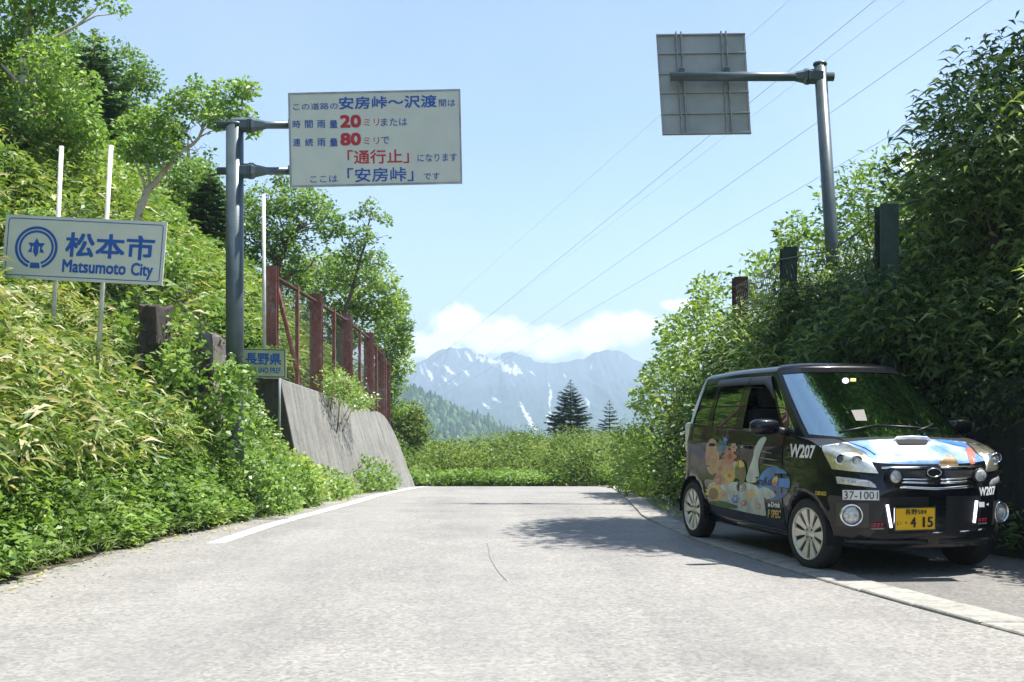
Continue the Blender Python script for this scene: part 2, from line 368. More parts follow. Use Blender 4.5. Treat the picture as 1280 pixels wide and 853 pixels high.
X, Y = np.meshgrid(gx, gy); Z = gz(X, Y)
nx, ny = len(gx), len(gy); idx = np.arange(nx * ny).reshape(ny, nx)
Qd = np.stack([idx[:-1, :-1], idx[:-1, 1:], idx[1:, 1:], idx[1:, :-1]], -1).reshape(-1, 4)
tag(link('ground', npmesh('ground', np.stack([X, Y, Z], -1).reshape(-1, 3), Qd), M['ground'], smooth=True), kind='structure')

def strip(name, left, right, m, dz, y0, y1, step=.5, kind='structure', ncross=2, parent=None):
    ys = np.arange(y0, y1 + 1e-6, step); V = []; 
    for y in ys:
        for k in range(ncross):
            a = k / (ncross - 1); x = float(left(y)) * (1 - a) + float(right(y)) * a
            V.append((x, y, float(road_z(y)) + dz))
    n = len(ys); q = [(i * ncross + k, i * ncross + k + 1, (i + 1) * ncross + k + 1, (i + 1) * ncross + k) for i in range(n - 1) for k in range(ncross - 1)]
    o = link(name, npmesh(name, V, q), m, parent, smooth=True)
    return tag(o, kind=kind) if kind else o
kl = sorted([(G(px, py)[1], G(px, py)[0]) for px, py in [(1280, 796), (1119, 753), (993, 716), (866, 675), (803, 647), (780, 622), (765, 610.5)]])
KL = [(-6, 6.6), (0, 4.9), (2, 4.1), (4, 3.4)] + kl + [(34, kl[-1][1] + .05), (60, kl[-1][1] + 2.5)]
kerb_l = lambda y: itp(y, KL)
kerb_r = lambda y: itp(y, KL) + itp(y, [(0, .36), (6, .34), (12, .30), (29, .2)])
strip('road', lambda y: itp(y, XL) - .35, kerb_l, M['asphalt'], 0.0, -6, 60, ncross=6)
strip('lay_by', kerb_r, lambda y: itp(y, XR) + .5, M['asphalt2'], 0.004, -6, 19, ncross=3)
# verge soil strip along the left edge, ragged
def edge_l(y): return itp(y, XL) - .05 + fbm(np.array([y * 1.7]), np.array([3.3]))[0] * .35
strip('soil_verge', lambda y: itp(y, XL) - .9, edge_l, M['soil'], .004, -6, 27, step=.12)
# edge line
wl_pts = [(268, 680), (340, 656), (400, 640), (440, 629), (470, 620), (500, 613.5)]
wlt = sorted([(G(*p)[1], G(*p)[0]) for p in wl_pts])
sl_ = (wlt[1][1] - wlt[0][1]) / (wlt[1][0] - wlt[0][0])
WLT = [(5.5, wlt[0][1] - .05 - .02 * 5)] + [(8.5, wlt[0][1] - .1)] + wlt + [(34, wlt[-1][1] + .2)]
strip('edge_line', lambda y: itp(y, WLT) - .085, lambda y: itp(y, WLT) + .085, M['line'], .003, 10.75, 34, step=.4)
# tar seam / crack in the asphalt
bmc = bmesh.new(); cr = [G(*p) for p in [(609, 680), (611, 688), (612, 697), (617, 706), (622, 714), (628, 721), (634, 727)]]
vs = [[bmc.verts.new((x + s_ * .0025, y, float(road_z(y)) + .003)) for s_ in (-1, 1)] for x, y in cr]
for a, b in zip(vs, vs[1:]): bmc.faces.new((a[0], a[1], b[1], b[0]))
tag(mk('road_crack', bmc, M['tar']), kind='structure')

# kerb stones laid flush: each one a piece
kroot = empty('kerb', (0, 0, 0)); tag(kroot, kind='structure')
y = 1.0; i = 0
while y < 28.5:
    L = .62; y1 = y + L - .012; bm = bmesh.new(); h = .018 + random.uniform(-.004, .006)
    c = []
    for yy_ in (y, y1):
        a = float(kerb_l(yy_)) + .004; b = float(kerb_r(yy_)) - .004; z_ = float(road_z(yy_))
        j = random.uniform(-.006, .006)
        c += [(a + j, yy_, z_ - .1), (b + j, yy_, z_ - .1), (b + j, yy_, z_ + h), (a + j, yy_, z_ + h)]
    v_ = [bm.verts.new(p) for p in c]
    for f in ((0, 1, 2, 3), (4, 7, 6, 5), (0, 4, 5, 1), (3, 2, 6, 7), (0, 3, 7, 4), (1, 5, 6, 2)): bm.faces.new([v_[k] for k in f])
    bmesh.ops.bevel(bm, geom=[e for e in bm.edges if all(q.co.z > float(road_z(y)) for q in e.verts)], offset=.008, segments=1, affect='EDGES')
    mk('kerb_stone', bm, M['kerb'], kroot); y += L; i += 1

# ------------------------------------------------------------------ leaves
def leafmesh(name, P, D, N, L, Wd, rnd, lance=True, droop=0.15, fold=.18):
    P, D, N = (np.asarray(a, float) for a in (P, D, N)); n = len(P)
    L = np.broadcast_to(L, n)[:, None]; Wd = np.broadcast_to(Wd, n)[:, None]
    D = D / (np.linalg.norm(D, axis=1, keepdims=True) + 1e-9); S = np.cross(D, N); S /= (np.linalg.norm(S, axis=1, keepdims=True) + 1e-9); N = np.cross(S, D)
    z = np.array([0, 0, 1.0])
    tip = P + D * L - z * droop * L; mid = P + D * L * .42
    l = mid + S * Wd / 2 + N * Wd * fold; r = mid - S * Wd / 2 + N * Wd * fold
    i0 = np.arange(n)
    if lance:
        V = np.stack([P, l, r, mid, tip], 1).reshape(-1, 3); b = i0 * 5
        Fc = np.stack([np.stack([b, b + 3, b + 1], 1), np.stack([b, b + 2, b + 3], 1), np.stack([b + 1, b + 3, b + 4], 1), np.stack([b + 3, b + 2, b + 4], 1)], 1).reshape(-1, 3); k = 5
    else:
        V = np.stack([P, r, tip, l], 1).reshape(-1, 3); b = i0 * 4
        Fc = np.stack([b, b + 1, b + 2, b + 3], 1); k = 4
    return npmesh(name, V, Fc, {'rnd': np.repeat(rnd, k)})
def rdir(n, zlo=-.3, zhi=.8):
    a = RS.rand(n) * 2 * PI; z = RS.uniform(zlo, zhi, n); c = np.sqrt(1 - z * z)
    return np.stack([np.cos(a) * c, np.sin(a) * c, z], 1)
def tufts(bx, by, bz, h, nl, L, Wd, spread=.25, lance=True, zlo=-.35, zhi=.5, t0=.35, droop=.2, lean=(0, 0), dry=None, bias=0.0, name='leaves'):
    """plants at bx,by,bz: stems of height h with nl leaves each"""
    n = len(bx); h = np.broadcast_to(h, n)
    t_ = t0 + (1 - t0) * RS.rand(n, nl) ** .7
    la = RS.rand(n) * 2 * PI; lr = RS.rand(n) * spread
    sx_ = np.cos(la) * lr + lean[0]; sy_ = np.sin(la) * lr + lean[1]
    P = np.stack([bx[:, None] + sx_[:, None] * (t_ ** 1.6) * h[:, None], by[:, None] + sy_[:, None] * (t_ ** 1.6) * h[:, None], bz[:, None] + t_ * h[:, None]], -1).reshape(-1, 3)
    D = rdir(n * nl, zlo, zhi); P = P + D * (RS.rand(n * nl, 1) * .07 * (L / .2))
    N = rdir(n * nl, .35, 1.0)
    patch = fbm(P[:, 0] * 1.3, P[:, 1] * 1.3) * .9
    rnd = np.clip(RS.rand(n * nl) * .62 + np.repeat(RS.rand(n), nl) * .3 + patch + bias, 0, 1)
    if dry is not None: rnd = np.where(RS.rand(n * nl) < dry, RS.uniform(.88, 1, n * nl), np.minimum(rnd, .84))
    k = n * nl
    return leafmesh(name, P, D, N, L * RS.uniform(.6, 1.25, k), Wd * RS.uniform(.7, 1.25, k), rnd, lance, droop)
def blob_leaves(blobs, dens, L, Wd, lance=False, shell=.55, zlo=-.4, zhi=.8, droop=.12, name='leaves', bias=0., dry=None, gap=.0, outw=.55):
    """blobs: (cx,cy,cz,rx,ry,rz); leaves through the outer part of each"""
    Ps = []; Ns = []
    for b in blobs:
        c = np.array(b[:3]); r = np.array(b[3:6]); area = 4 * PI * ((r[0] * r[1] + r[0] * r[2] + r[1] * r[2]) / 3)
        n = max(12, int(dens * area)); d = rdir(n, -1, 1); rr = shell + (1.06 - shell) * RS.rand(n, 1) ** .6
        nf = .66 + .55 * vnoise(d[:, :1] * 2.1 + c[0] * 3 + 50, d[:, 1:2] * 2.1 + d[:, 2:3] * 1.7 + c[1] * 3 + 90) + .42 * vnoise(d[:, :1] * 5.3 + c[0] * 7 + 80, d[:, 1:2] * 5.3 + d[:, 2:3] * 5.1 + c[1] * 5 + 120)
        p = c + d * r * rr * nf; keep = np.ones(n, bool)
        if gap > 0: keep = vnoise(p[:, 0] / (L * 5) + 30, p[:, 2] / (L * 5) + p[:, 1] / (L * 6) + 60) > gap
        Ps.append(p[keep]); Ns.append(d[keep])
    P = np.concatenate(Ps); O_ = np.concatenate(Ns); n = len(P)
    D = rdir(n, zlo, zhi) + O_ * outw; N = rdir(n, .1, 1) + O_ * .5
    patch = fbm(P[:, 0] * 1.1, P[:, 2] * 1.1 + P[:, 1] * .7) * 1.0
    rnd = np.clip(RS.rand(n) * .75 + .12 + patch + bias, 0, 1)
    if dry is not None: rnd = np.where(RS.rand(n) < dry, RS.uniform(.9, 1, n), np.minimum(rnd, .86))
    return leafmesh(name, P, D, N, L * RS.uniform(.6, 1.3, n), Wd * RS.uniform(.7, 1.3, n), rnd, lance, droop)
def area_pts(n, x0, x1, y0, y1, cond):
    x = RS.uniform(x0, x1, n); y = RS.uniform(y0, y1, n); k = cond(x, y); return x[k], y[k]
dl_ = lambda x, y: itp(y, XL) - x
# (1) bamboo grass bank by the city sign, near
x, y = area_pts(15500, -10.5, -3.5, 4.5, 15.2, lambda x, y: (dl_(x, y) > .42 + .22 * fbm(y * .9, y * 0 + 2)) & (dl_(x, y) < 6.4) & (vnoise(x * 1.9, y * 1.9) > .22) & ~((abs(x + 4.25) < .5) & (abs(y - 13.2) < .6)) & ~((dl_(x, y) < 1.1) & (y > 12.6)))
hh = np.clip(.62 + .5 * fbm(x * .8, y * .8) + .18 * RS.rand(len(x)), .3, 1.25) * np.where(y > 12.6, .5, np.where(y > 11.0, .85, 1.0)) * np.where(dl_(x, y) < 1.6, 1.12, 1)
tag(link('bamboo_grass', tufts(x, y, gz(x, y), hh, 13, .21, .042, spread=.5, lean=(.20, -.08), dry=.17, bias=-.04, zlo=-.6, zhi=.75, droop=.32, name='bamboo_grass'), M['sasa']),
    'dense yellow-green bamboo grass with dry tips spilling down the near left bank', 'bamboo grass', kind='stuff')
# (2) bamboo grass over the hillside beyond
x, y = area_pts(21000, -24, -3.3, 7, 44, lambda x, y: (np.where(y < 16.3, dl_(x, y) - 1.3, wall_x(y) - .4 - x) > 0) & (x < -3.3 - (y - 27) * .09 * (y > 27)) & ((dl_(x, y) > 4.0) | (y > 14.2)) & (RS.rand(len(x)) < np.clip(1.25 - (y - 11) / 45, .3, 1)))
hh = np.clip(.5 + .4 * fbm(x * .6, y * .6), .22, .9)
tag(link('hillside_grass', tufts(x, y, gz(x, y), hh, 10, .25, .055, spread=.35, lean=(.25, -.05), dry=.10, zlo=-.3, zhi=.5, droop=.3, name='hillside_grass'), M['sasa_far']),
    'bright low bamboo grass carpeting the slope between the sign posts and trees', 'bamboo grass', kind='stuff')
# mixed low scrub among the bamboo grass
bl = []
for k in range(120):
    y = RS.uniform(12.5, 32); x = -itp(y, [(8, 4.6), (14, 4.2), (32, 3.9)]) - RS.uniform(0, 1) ** .7 * 7; g_ = float(gz(x, y)); bl.append((x, y, g_ + .25, RS.uniform(.3, .7), RS.uniform(.3, .7), RS.uniform(.25, .5)))
bl = [b for b in bl if not (b[1] < 13 and b[0] > -6.2)]
for px, py, Yd, r_ in ((165, 420, 13.2, .2), (170, 395, 13.5, .22), (215, 455, 13.1, .2), (195, 470, 13.1, .22), (222, 410, 13.4, .16), (240, 440, 13.5, .18), (235, 480, 13.5, .22), (262, 520, 13.7, .25), (282, 500, 13.8, .15), (285, 465, 14.0, .12), (255, 425, 14.1, .16), (275, 410, 14.3, .18), (195, 388, 13.6, .15), (285, 470, 13.3, .14), (300, 485, 13.3, .16), (290, 510, 13.2, .2), (296, 540, 13.1, .2), (278, 490, 13.2, .15), (308, 470, 13.5, .10), (296, 455, 13.55, .09)): c = wp(px, py, Yd); bl.append((c.x, c.y, c.z, r_, .22, r_))
tag(link('bank_scrub', blob_leaves(bl, 170, .10, .06, name='bank_scrub', shell=.3), M['weed']), 'mid-green leafy scrub dotted through the hillside bamboo grass', 'scrub', kind='stuff')
# (3) broad-leaved weeds along the foot
x, y = area_pts(19000, -5.2, -2.2, 4.5, 16.7, lambda x, y: (dl_(x, y) > -.04 + .16 * vnoise(y * 2.3, x * 0)) & (dl_(x, y) < .85 + .6 * (y > 12.8)))
d = dl_(x, y); hh = np.clip(.12 + .5 * d + .22 * RS.rand(len(x)) + .25 * fbm(x, y), .08, .62) * np.where(y > 12, .85, 1)
tag(link('roadside_weeds', tufts(x, y, gz(x, y), hh, 11, .085, .045, spread=.4, lance=False, zlo=-.2, zhi=.6, lean=(.2, 0), name='roadside_weeds', bias=.02), M['weed']),
    'leafy green roadside weeds growing at the foot of the left bank', 'weeds', kind='stuff')
x, y = area_pts(5200, -4.6, -2.1, 4.5, 27, lambda x, y: (dl_(x, y) > -.12) & (dl_(x, y) < .22 + .3 * RS.rand(len(x))) & ((y < 16.2) | (vnoise(y * 1.4, y * 0) > .55)))
tag(link('verge_grass', tufts(x, y, gz(x, y) + .02, .16, 7, .15, .010, spread=.7, t0=.0, zlo=.2, zhi=.9, droop=.25, name='verge_grass'), M['grass']),
    'thin grass blades fringing the left edge of the asphalt', 'grass', kind='stuff')
x, y = area_pts(2600, -4.8, -2.4, 4.5, 16, lambda x, y: (dl_(x, y) > .05) & (dl_(x, y) < .9) & (vnoise(x * 1.8, y * 1.8) > .5))
tag(link('tall_grass', tufts(x, y, gz(x, y) + .05, .30 + .2 * RS.rand(len(x)), 9, .26, .012, spread=.5, t0=.1, zlo=.3, zhi=.95, droop=.35, name='tall_grass'), M['grass']),
    'taller arching grass blades rising among the roadside weeds', 'grass', kind='stuff')
x, y = area_pts(2200, -4.2, -2.0, 4.5, 20, lambda x, y: (dl_(x, y) > -.75 * RS.rand(len(x)) ** 2) & (dl_(x, y) < .02)); n_ = len(x)
tag(link('roadside_grit', leafmesh('roadside_grit', np.stack([x, y, road_z(y) + .006], 1), rdir(n_, -.1, .4), rdir(n_, .4, 1), .012 + .02 * RS.rand(n_) ** 3, .012, RS.rand(n_), False, 0, .5), M['rock']),
    'scattered grit and crumbs of stone along the left asphalt edge', 'grit', kind='stuff')
# dead leaves and grit in the gutter
x, y = area_pts(1500, -4.2, -2.3, 5, 16, lambda x, y: (dl_(x, y) > -.3) & (dl_(x, y) < .05) & (RS.rand(len(x)) < .8))
tag(link('leaf_litter', leafmesh('leaf_litter', np.stack([x, y, road_z(y) + .012], 1), rdir(len(x), -.05, .1), rdir(len(x), .8, 1), .05, .03, RS.uniform(.9, 1, len(x)), False, 0), M['sasa']),
    'dry fallen leaves gathered along the left road edge', 'fallen leaves', kind='stuff')
# weeds in front of and below the wall's near end
bl = []
for k in range(34):
    yy_ = RS.uniform(13.6, 16.4); xx = RS.uniform(-3.4, itp(yy_, XL) + .05); bl.append((xx, yy_, float(road_z(yy_)) + .15 + (itp(yy_, XL) + .1 - xx) * .55, .33, .35, .32))
for k in range(26):
    Yd = RS.uniform(15.2, 19.8); x_ = float(itp(Yd, XL)) - .10 - RS.uniform(0, .25); bl.append((x_, Yd, float(road_z(Yd)) + RS.uniform(.05, .42) * np.interp(Yd, [15.5, 19.5], [1.15, .35]), .22, .3, .2))
tag(link('wall_foot_weeds', blob_leaves(bl, 330, .075, .042, name='wall_foot_weeds', bias=.12, shell=.3), M['weed']),
    'bright green weeds piled against the near end of the retaining wall', 'weeds', kind='stuff')
def shrub(name, blobs, m, label, cat, dens, L, Wd, stems=5, group=None, base=None, **k):
    b0 = blobs[0]; bx_, by_ = (base or (b0[0], b0[1])); bz_ = float(gz(bx_, by_))
    r = empty(name, (bx_, by_, bz_)); tag(r, label, cat, group)
    link('foliage', blob_leaves(blobs, dens, L, Wd, name='foliage', **k), m, r)
    bm = bmesh.new()
    for b in blobs:
        for s_ in range(max(2, stems // len(blobs) + 1)):
            e = Vector((b[0] + RS.uniform(-.6, .6) * b[3], b[1] + RS.uniform(-.6, .6) * b[4], b[2] + RS.uniform(-.1, .8) * b[5]))
            p0 = Vector((bx_ + RS.uniform(-.1, .1), by_ + RS.uniform(-.1, .1), bz_ - .05))
            mid = p0.lerp(e, .5) + Vector((RS.uniform(-.1, .1), RS.uniform(-.1, .1), .12 * (e - p0).length))
            tube(bm, [p0, mid, e], [.02, .013, .004], 5)
    mk('stem', bm, M['bark'], r)
    return r
# low shrubs against the wall foot
g0 = G(462, 612); g1 = G(412, 621); g2 = G(438, 618)
shrub('shrub', [(-2.62, 21.3, .0, .32, .5, .38), (-2.52, 22.2, -.1, .28, .5, .28), (-2.68, 20.5, .0, .22, .4, .2)], M['herb'], 'bright green bush sprouting at the middle of the concrete wall foot', 'shrub', 330, .085, .05)
shrub('shrub', [(-2.82, 18.4, -.02, .26, .5, .24), (-2.86, 17.5, .05, .3, .4, .30)], M['weed'], 'dark green low bush at the near foot of the concrete wall', 'shrub', 330, .08, .05)
p = wp(428, 487, 20.0)
shrub('shrub', [(p.x, p.y, p.z, .28, .5, .24), (p.x + .2, p.y + 1.0, p.z - .2, .22, .5, .15), (p.x - .12, p.y - .5, p.z + .10, .22, .4, .22)], M['herb'], 'pale flowering bush hanging over the top of the concrete wall', 'shrub', 420, .07, .035, bias=.25, base=(-3.35, 20.0))
fx = []
for (px, py, Yd, n, s_) in [(345, 548, 15.9, 9, .05), (318, 520, 14.1, 9, .06), (300, 560, 13.4, 8, .15), (285, 500, 13.7, 8, .10), (428, 478, 19.6, 26, .15), (455, 500, 20.4, 18, .12), (275, 455, 13.8, 10, .1), (330, 590, 13.5, 7, .1), (300, 540, 13.5, 8, .10)]:
    c = np.array(wp(px, py, Yd)); fx.append(c + RS.randn(n, 3) * s_ * np.array([1, .6, .5]) + np.array([.05, -.15, .04]))
fx = np.concatenate(fx)
tag(link('white_flowers', leafmesh('white_flowers', fx, rdir(len(fx), -.2, .8), rdir(len(fx), .2, 1), .055, .04, RS.rand(len(fx)), False), M['flower']), 'small white flower heads among the weeds near the wall end', 'flowers', kind='stuff')
# ------------------------------------------------------------------ rocks
def rock(label, c, s, m, seed, n=7):
    """angular blocks split along joints, merged into one outcrop"""
    bm = bmesh.new(); rs = random.Random(seed)
    for k in range(n):
        t0 = -1 + 2 * k / n; b2 = bmesh.new(); bmesh.ops.create_cube(b2, size=1)
        for v_ in b2.verts: v_.co += Vector((rs.uniform(-.14, .14), rs.uniform(-.14, .14), rs.uniform(-.10, .10)))
        bmesh.ops.bevel(b2, geom=b2.edges[:], offset=.07, segments=1, affect='EDGES'); bmesh.ops.triangulate(b2, faces=b2.faces[:])
        bmesh.ops.subdivide_edges(b2, edges=b2.edges[:], cuts=3, use_grid_fill=True)
        ox, oy, oz = rs.uniform(-.2, .2), rs.uniform(-.4, .4), t0 + 1 / n
        sc_ = Vector((rs.uniform(.9, 1.5), rs.uniform(1.0, 1.6), 2.4 / n * rs.uniform(.9, 1.4))); rz = rs.uniform(-.5, .5)
        vm = {}
        for v_ in b2.verts:
            q = v_.co; h = float(fbm(np.array(q.x * 3.3 + seed + k), np.array(q.z * 4 + q.y * 3.1), 5)); q = q * (1 + .62 * h)
            q = Vector((q.x * sc_.x, q.y * sc_.y, q.z * sc_.z)); q.rotate(Matrix.Rotation(rz, 3, 'Z')); q += Vector((ox, oy, oz))
            vm[v_] = bm.verts.new((c[0] + q.x * s[0], c[1] + q.y * s[1], c[2] + q.z * s[2]))
        for f in b2.faces: bm.faces.new([vm[v_] for v_ in f.verts])
        b2.free()
    o = mk('rock', bm, m); tag(o, label, 'rock'); return o
c = wp(193, 426, 13.35); rock('dark squarish rock standing out of the slope behind the city sign', c, (.16, .3, .28), M['rock_dark'], 3, 2)
c = wp(268, 478, 14.05); rock('pale grey fissured rock face right of the dark rock', c + Vector((-.06, .12, 0)), (.22, .35, .5), M['rock'], 9, 3)

# ------------------------------------------------------------------ left retaining wall
def prism_obj(name, A, B, m, parent, bev=.02):
    bm = bmesh.new(); a = [bm.verts.new(p) for p in A]; b = [bm.verts.new(p) for p in B]; n = len(A)
    bm.faces.new(a); bm.faces.new(b[::-1])
    for i in range(n): bm.faces.new((a[i], b[i], b[(i + 1) % n], a[(i + 1) % n]))
    bmesh.ops.recalc_face_normals(bm, faces=bm.faces[:])
    if bev: bmesh.ops.bevel(bm, geom=bm.edges[:], offset=bev, segments=1, affect='EDGES')
    return mk(name, bm, m, parent)
wl_root = empty('retaining_wall', (-2.9, 16.3, 0)); tag(wl_root, 'pale battered concrete retaining wall under the rusty red fence', 'wall')
def wall_sec(y, drop=0.0):
    zt = float(wall_top(y)) - drop; xt = float(wall_x(y)); bat = float(wall_b(y)); z0 = float(road_z(y)) - .4
    return [(xt - .34, y, z0), (xt + bat * (zt + drop - z0), y, z0), (xt + bat * drop, y, zt), (xt - .34, y, zt)]
ye = [16.3, 19.4, 22.5, 25.6]
for i in range(3):
    prism_obj('wall_panel', wall_sec(ye[i] + .008), wall_sec(ye[i + 1] - .008), M['concrete'], wl_root, .018)
A_ = [Vector(q) for q in wall_sec(16.3)]; A_[0].z = A_[1].z = -.3; prism_obj('wall_end', [q + Vector((0, -.03, 0)) for q in A_], [q + Vector((0, .004, 0)) for q in A_], M['concrete_end'], wl_root, .008)  # thin slab over the end face, its shade painted as dark concrete
# last bay with its rounded far corner
bm = bmesh.new(); prev = None
for y in [25.608, 26.4, 27.0, 27.4, 27.7, 27.9, 28.0]:
    t_ = max(0, (y - 26.4) / 1.6); s_ = [bm.verts.new(p) for p in wall_sec(y, .85 * (1 - math.sqrt(max(0, 1 - t_ * t_))))]
    if prev:
        for k in range(4): bm.faces.new((prev[k], prev[(k + 1) % 4], s_[(k + 1) % 4], s_[k]))
    else: bm.faces.new(s_)
    prev = s_
bm.faces.new(prev); mk('wall_panel', bm, M['concrete'], wl_root)
# footing course, a few mm proud
def foot_sec(y):
    z0 = float(road_z(y)) - .38; z1 = float(road_z(y)) + .30 + .0 * y; zt = float(wall_top(y)); xt = float(wall_x(y)); bat = float(wall_b(y))
    return [(xt - .1, y, z0), (xt + bat * (zt - z0) + .02, y, z0), (xt + bat * (zt - z1) + .02, y, z1), (xt - .1, y, z1)]
for a, b in ((16.29, 19.39), (19.41, 22.49), (22.51, 25.59), (25.61, 28.0)): prism_obj('footing', foot_sec(a), foot_sec(b), M['concrete'], wl_root, .01)

# ------------------------------------------------------------------ red fence on the wall
fr = empty('rusty_fence', (-3.4, 16.6, 1.7)); tag(fr, 'rusty red steel fence with wire netting on the left retaining wall', 'fence')
def hbeam(bm, x, y, z0, z1, w, dpt, tf=.012):
    zc = (z0 + z1) / 2; h = z1 - z0
    box(bm, (x, y - dpt / 2, zc), (w, tf, h)); box(bm, (x, y + dpt / 2, zc), (w, tf, h)); box(bm, (x, y, zc), (tf, dpt - tf - .001, h))
posts = [(340, 333, 16.6, .165), (395.5, 368, 19.4, .20), (434, 393, 21.9, .19), (461, 416, 24.9, .20), (476.5, 437, 27.6, .17), (485, 452, 30.2, .12)]
tops = []
for (px, py, Yd, w) in posts:
    p = wp(px, py, Yd); zb = float(wall_top(min(Yd, 28))) - (.05 if Yd < 28 else 1.2); bm = bmesh.new()
    # the web faces the road, flanges along it
    hbeam(bm, p.x, p.y, zb, p.z, w, .16, .014); mk('post', bm, M['rust'], fr); tops.append(p)
for a, b in zip(tops, tops[1:]):
    q = a.lerp(b, .5); zb = float(wall_top(min(q.y, 27))) - .1; bm = bmesh.new(); box(bm, (q.x + .02, q.y, (zb + q.z - .06) / 2), (.055, .055, q.z - .06 - zb)); mk('intermediate_post', bm, M['rust'], fr)
bm = bmesh.new(); tube(bm, [t_ + Vector((.0, 0, -.13)) for t_ in tops], .032, 8); mk('top_rail', bm, M['rust_dark'], fr)
bm = bmesh.new(); a = wp(344, 357, 16.7); b = wp(375, 479, 18.2); tube(bm, [a + Vector((.02, 0, 0)), b], .036, 6); mk('brace', bm, M['rust'], fr)
bm = bmesh.new()
def ribbon(bm, a, b, r):
    d = (b - a).normalized(); s_ = d.cross(Vector((1, 0, 0))).normalized() * r; t2 = Vector((r, 0, 0))
    for o_ in (s_, t2):
        v_ = [bm.verts.new(q) for q in (a - o_, b - o_, b + o_, a + o_)]; bm.faces.new(v_)
def netpt(s_, h):          # s along 0..len(tops)-1, h 0..1 from wall to rail
    i = min(int(s_), len(tops) - 2); q = tops[i].lerp(tops[i + 1], s_ - i); zb = float(wall_top(min(q.y, 27))); zt = q.z - .14
    return Vector((q.x - .05, q.y, zb + (zt - zb) * h))
for i in range(5):
    for k in range(1, 5):
        ribbon(bm, netpt(i, k / 5), netpt(i + .999, k / 5), .004)
    n = 30
    for k in range(-10, n):
        for s_ in (1, -1):
            a0 = k / n; b0 = (k + 11) / n; h0, h1 = 0., 1.
            if a0 < 0: h0 = -a0 / (b0 - a0); a0 = 0
            if b0 > 1: h1 = h0 + (1 - h0) * (1 - a0) / (b0 - a0); b0 = .999
            if s_ < 0: h0, h1 = 1 - h0, 1 - h1
            ribbon(bm, netpt(i + a0, h0), netpt(i + b0, h1), .0022)
tag(mk('wire_netting', bm, M['netwire'], fr), kind='stuff')

# ------------------------------------------------------------------ lettering
def text_bm(body, bold=0.0):
    c = bpy.data.curves.new('t', 'FONT'); c.body = body; c.offset = bold; c.resolution_u = 3; c.fill_mode = 'BOTH'
    o = bpy.data.objects.new('t', c); COL.objects.link(o); dg = bpy.context.evaluated_depsgraph_get(); dg.update()
    me = bpy.data.meshes.new_from_object(o.evaluated_get(dg)); bpy.data.objects.remove(o); bpy.data.curves.remove(c)
    co = np.empty(len(me.vertices) * 3); me.vertices.foreach_get('co', co); co = co.reshape(-1, 3)
    fs = [list(p_.vertices) for p_ in me.polygons]; bpy.data.meshes.remove(me)
    return co[:, :2], fs
def text_obj(body, box_, fn, m, parent, bold=0.0, name='lettering', split=False):
    """fit the text in box_ (x0,y0,x1,y1; y down) and place each vertex with fn(x, y); bold strokes are thickened by hair-thin layers"""
    co, fs = text_bm(body); lo = co.min(0); hi = co.max(0); x0, y0, x1, y1 = box_; uv = (co - lo) / (hi - lo); P_ = []; Q_ = []
    e = bold * 1.1 * (y1 - y0) / max(.3, (hi - lo)[1]); offs = [(0, 0)] if bold < .003 else [(-e, -e), (e, -e), (-e, e), (e, e)]
    nrm = (Vector(fn(1, 0)) - Vector(fn(0, 0))).cross(Vector(fn(0, 1)) - Vector(fn(0, 0))).normalized()
    if nrm.dot(Vector(fn(x0, y0)) - NCAM(parent)) > 0: nrm = -nrm
    for k, (dx, dy) in enumerate(offs):
        o_ = len(P_); P_ += [tuple(Vector(fn(x0 + e + u_ * (x1 - x0 - 2 * e) + dx, y1 - e - v_ * (y1 - y0 - 2 * e) + dy)) + nrm * .0006 * k) for u_, v_ in uv]; Q_ += [[i + o_ for i in f] for f in fs]
    me = bpy.data.meshes.new(name); me.from_pydata(P_, [], Q_); me.update()
    return link(name, me, m, parent)
def NCAM(parent): return Vector((0, 0, HC)) if parent.name != 'number_plate' else CI @ Vector((0, 0, HC))
def poly_obj(pts, fn, m, parent, name='print', hole=None):
    bm = bmesh.new(); v_ = [bm.verts.new(fn(*p_)) for p_ in pts]
    if hole:
        w_ = [bm.verts.new(fn(*p_)) for p_ in hole]; n = len(v_)
        for i in range(n): bm.faces.new((v_[i], v_[(i + 1) % n], w_[(i + 1) % n], w_[i]))
    else: bm.faces.new(v_)
    return mk(name, bm, m, parent)
def circ(cx, cy_, rx, ry, n=40, a0=0, a1=360): return [(cx + rx * math.cos(R(a0 + (a1 - a0) * i / (n if abs(a1 - a0) == 360 else n - 1))), cy_ + ry * math.sin(R(a0 + (a1 - a0) * i / (n if abs(a1 - a0) == 360 else n - 1)))) for i in range(n)]
def rrect(x0, y0, x1, y1, r, n=5):
    o = []
    for (cx, cy_, a) in ((x1 - r, y0 + r, -90), (x1 - r, y1 - r, 0), (x0 + r, y1 - r, 90), (x0 + r, y0 + r, 180)):
        o += [(cx + r * math.cos(R(a + 90 * i / n)), cy_ + r * math.sin(R(a + 90 * i / n))) for i in range(n + 1)]
    return o
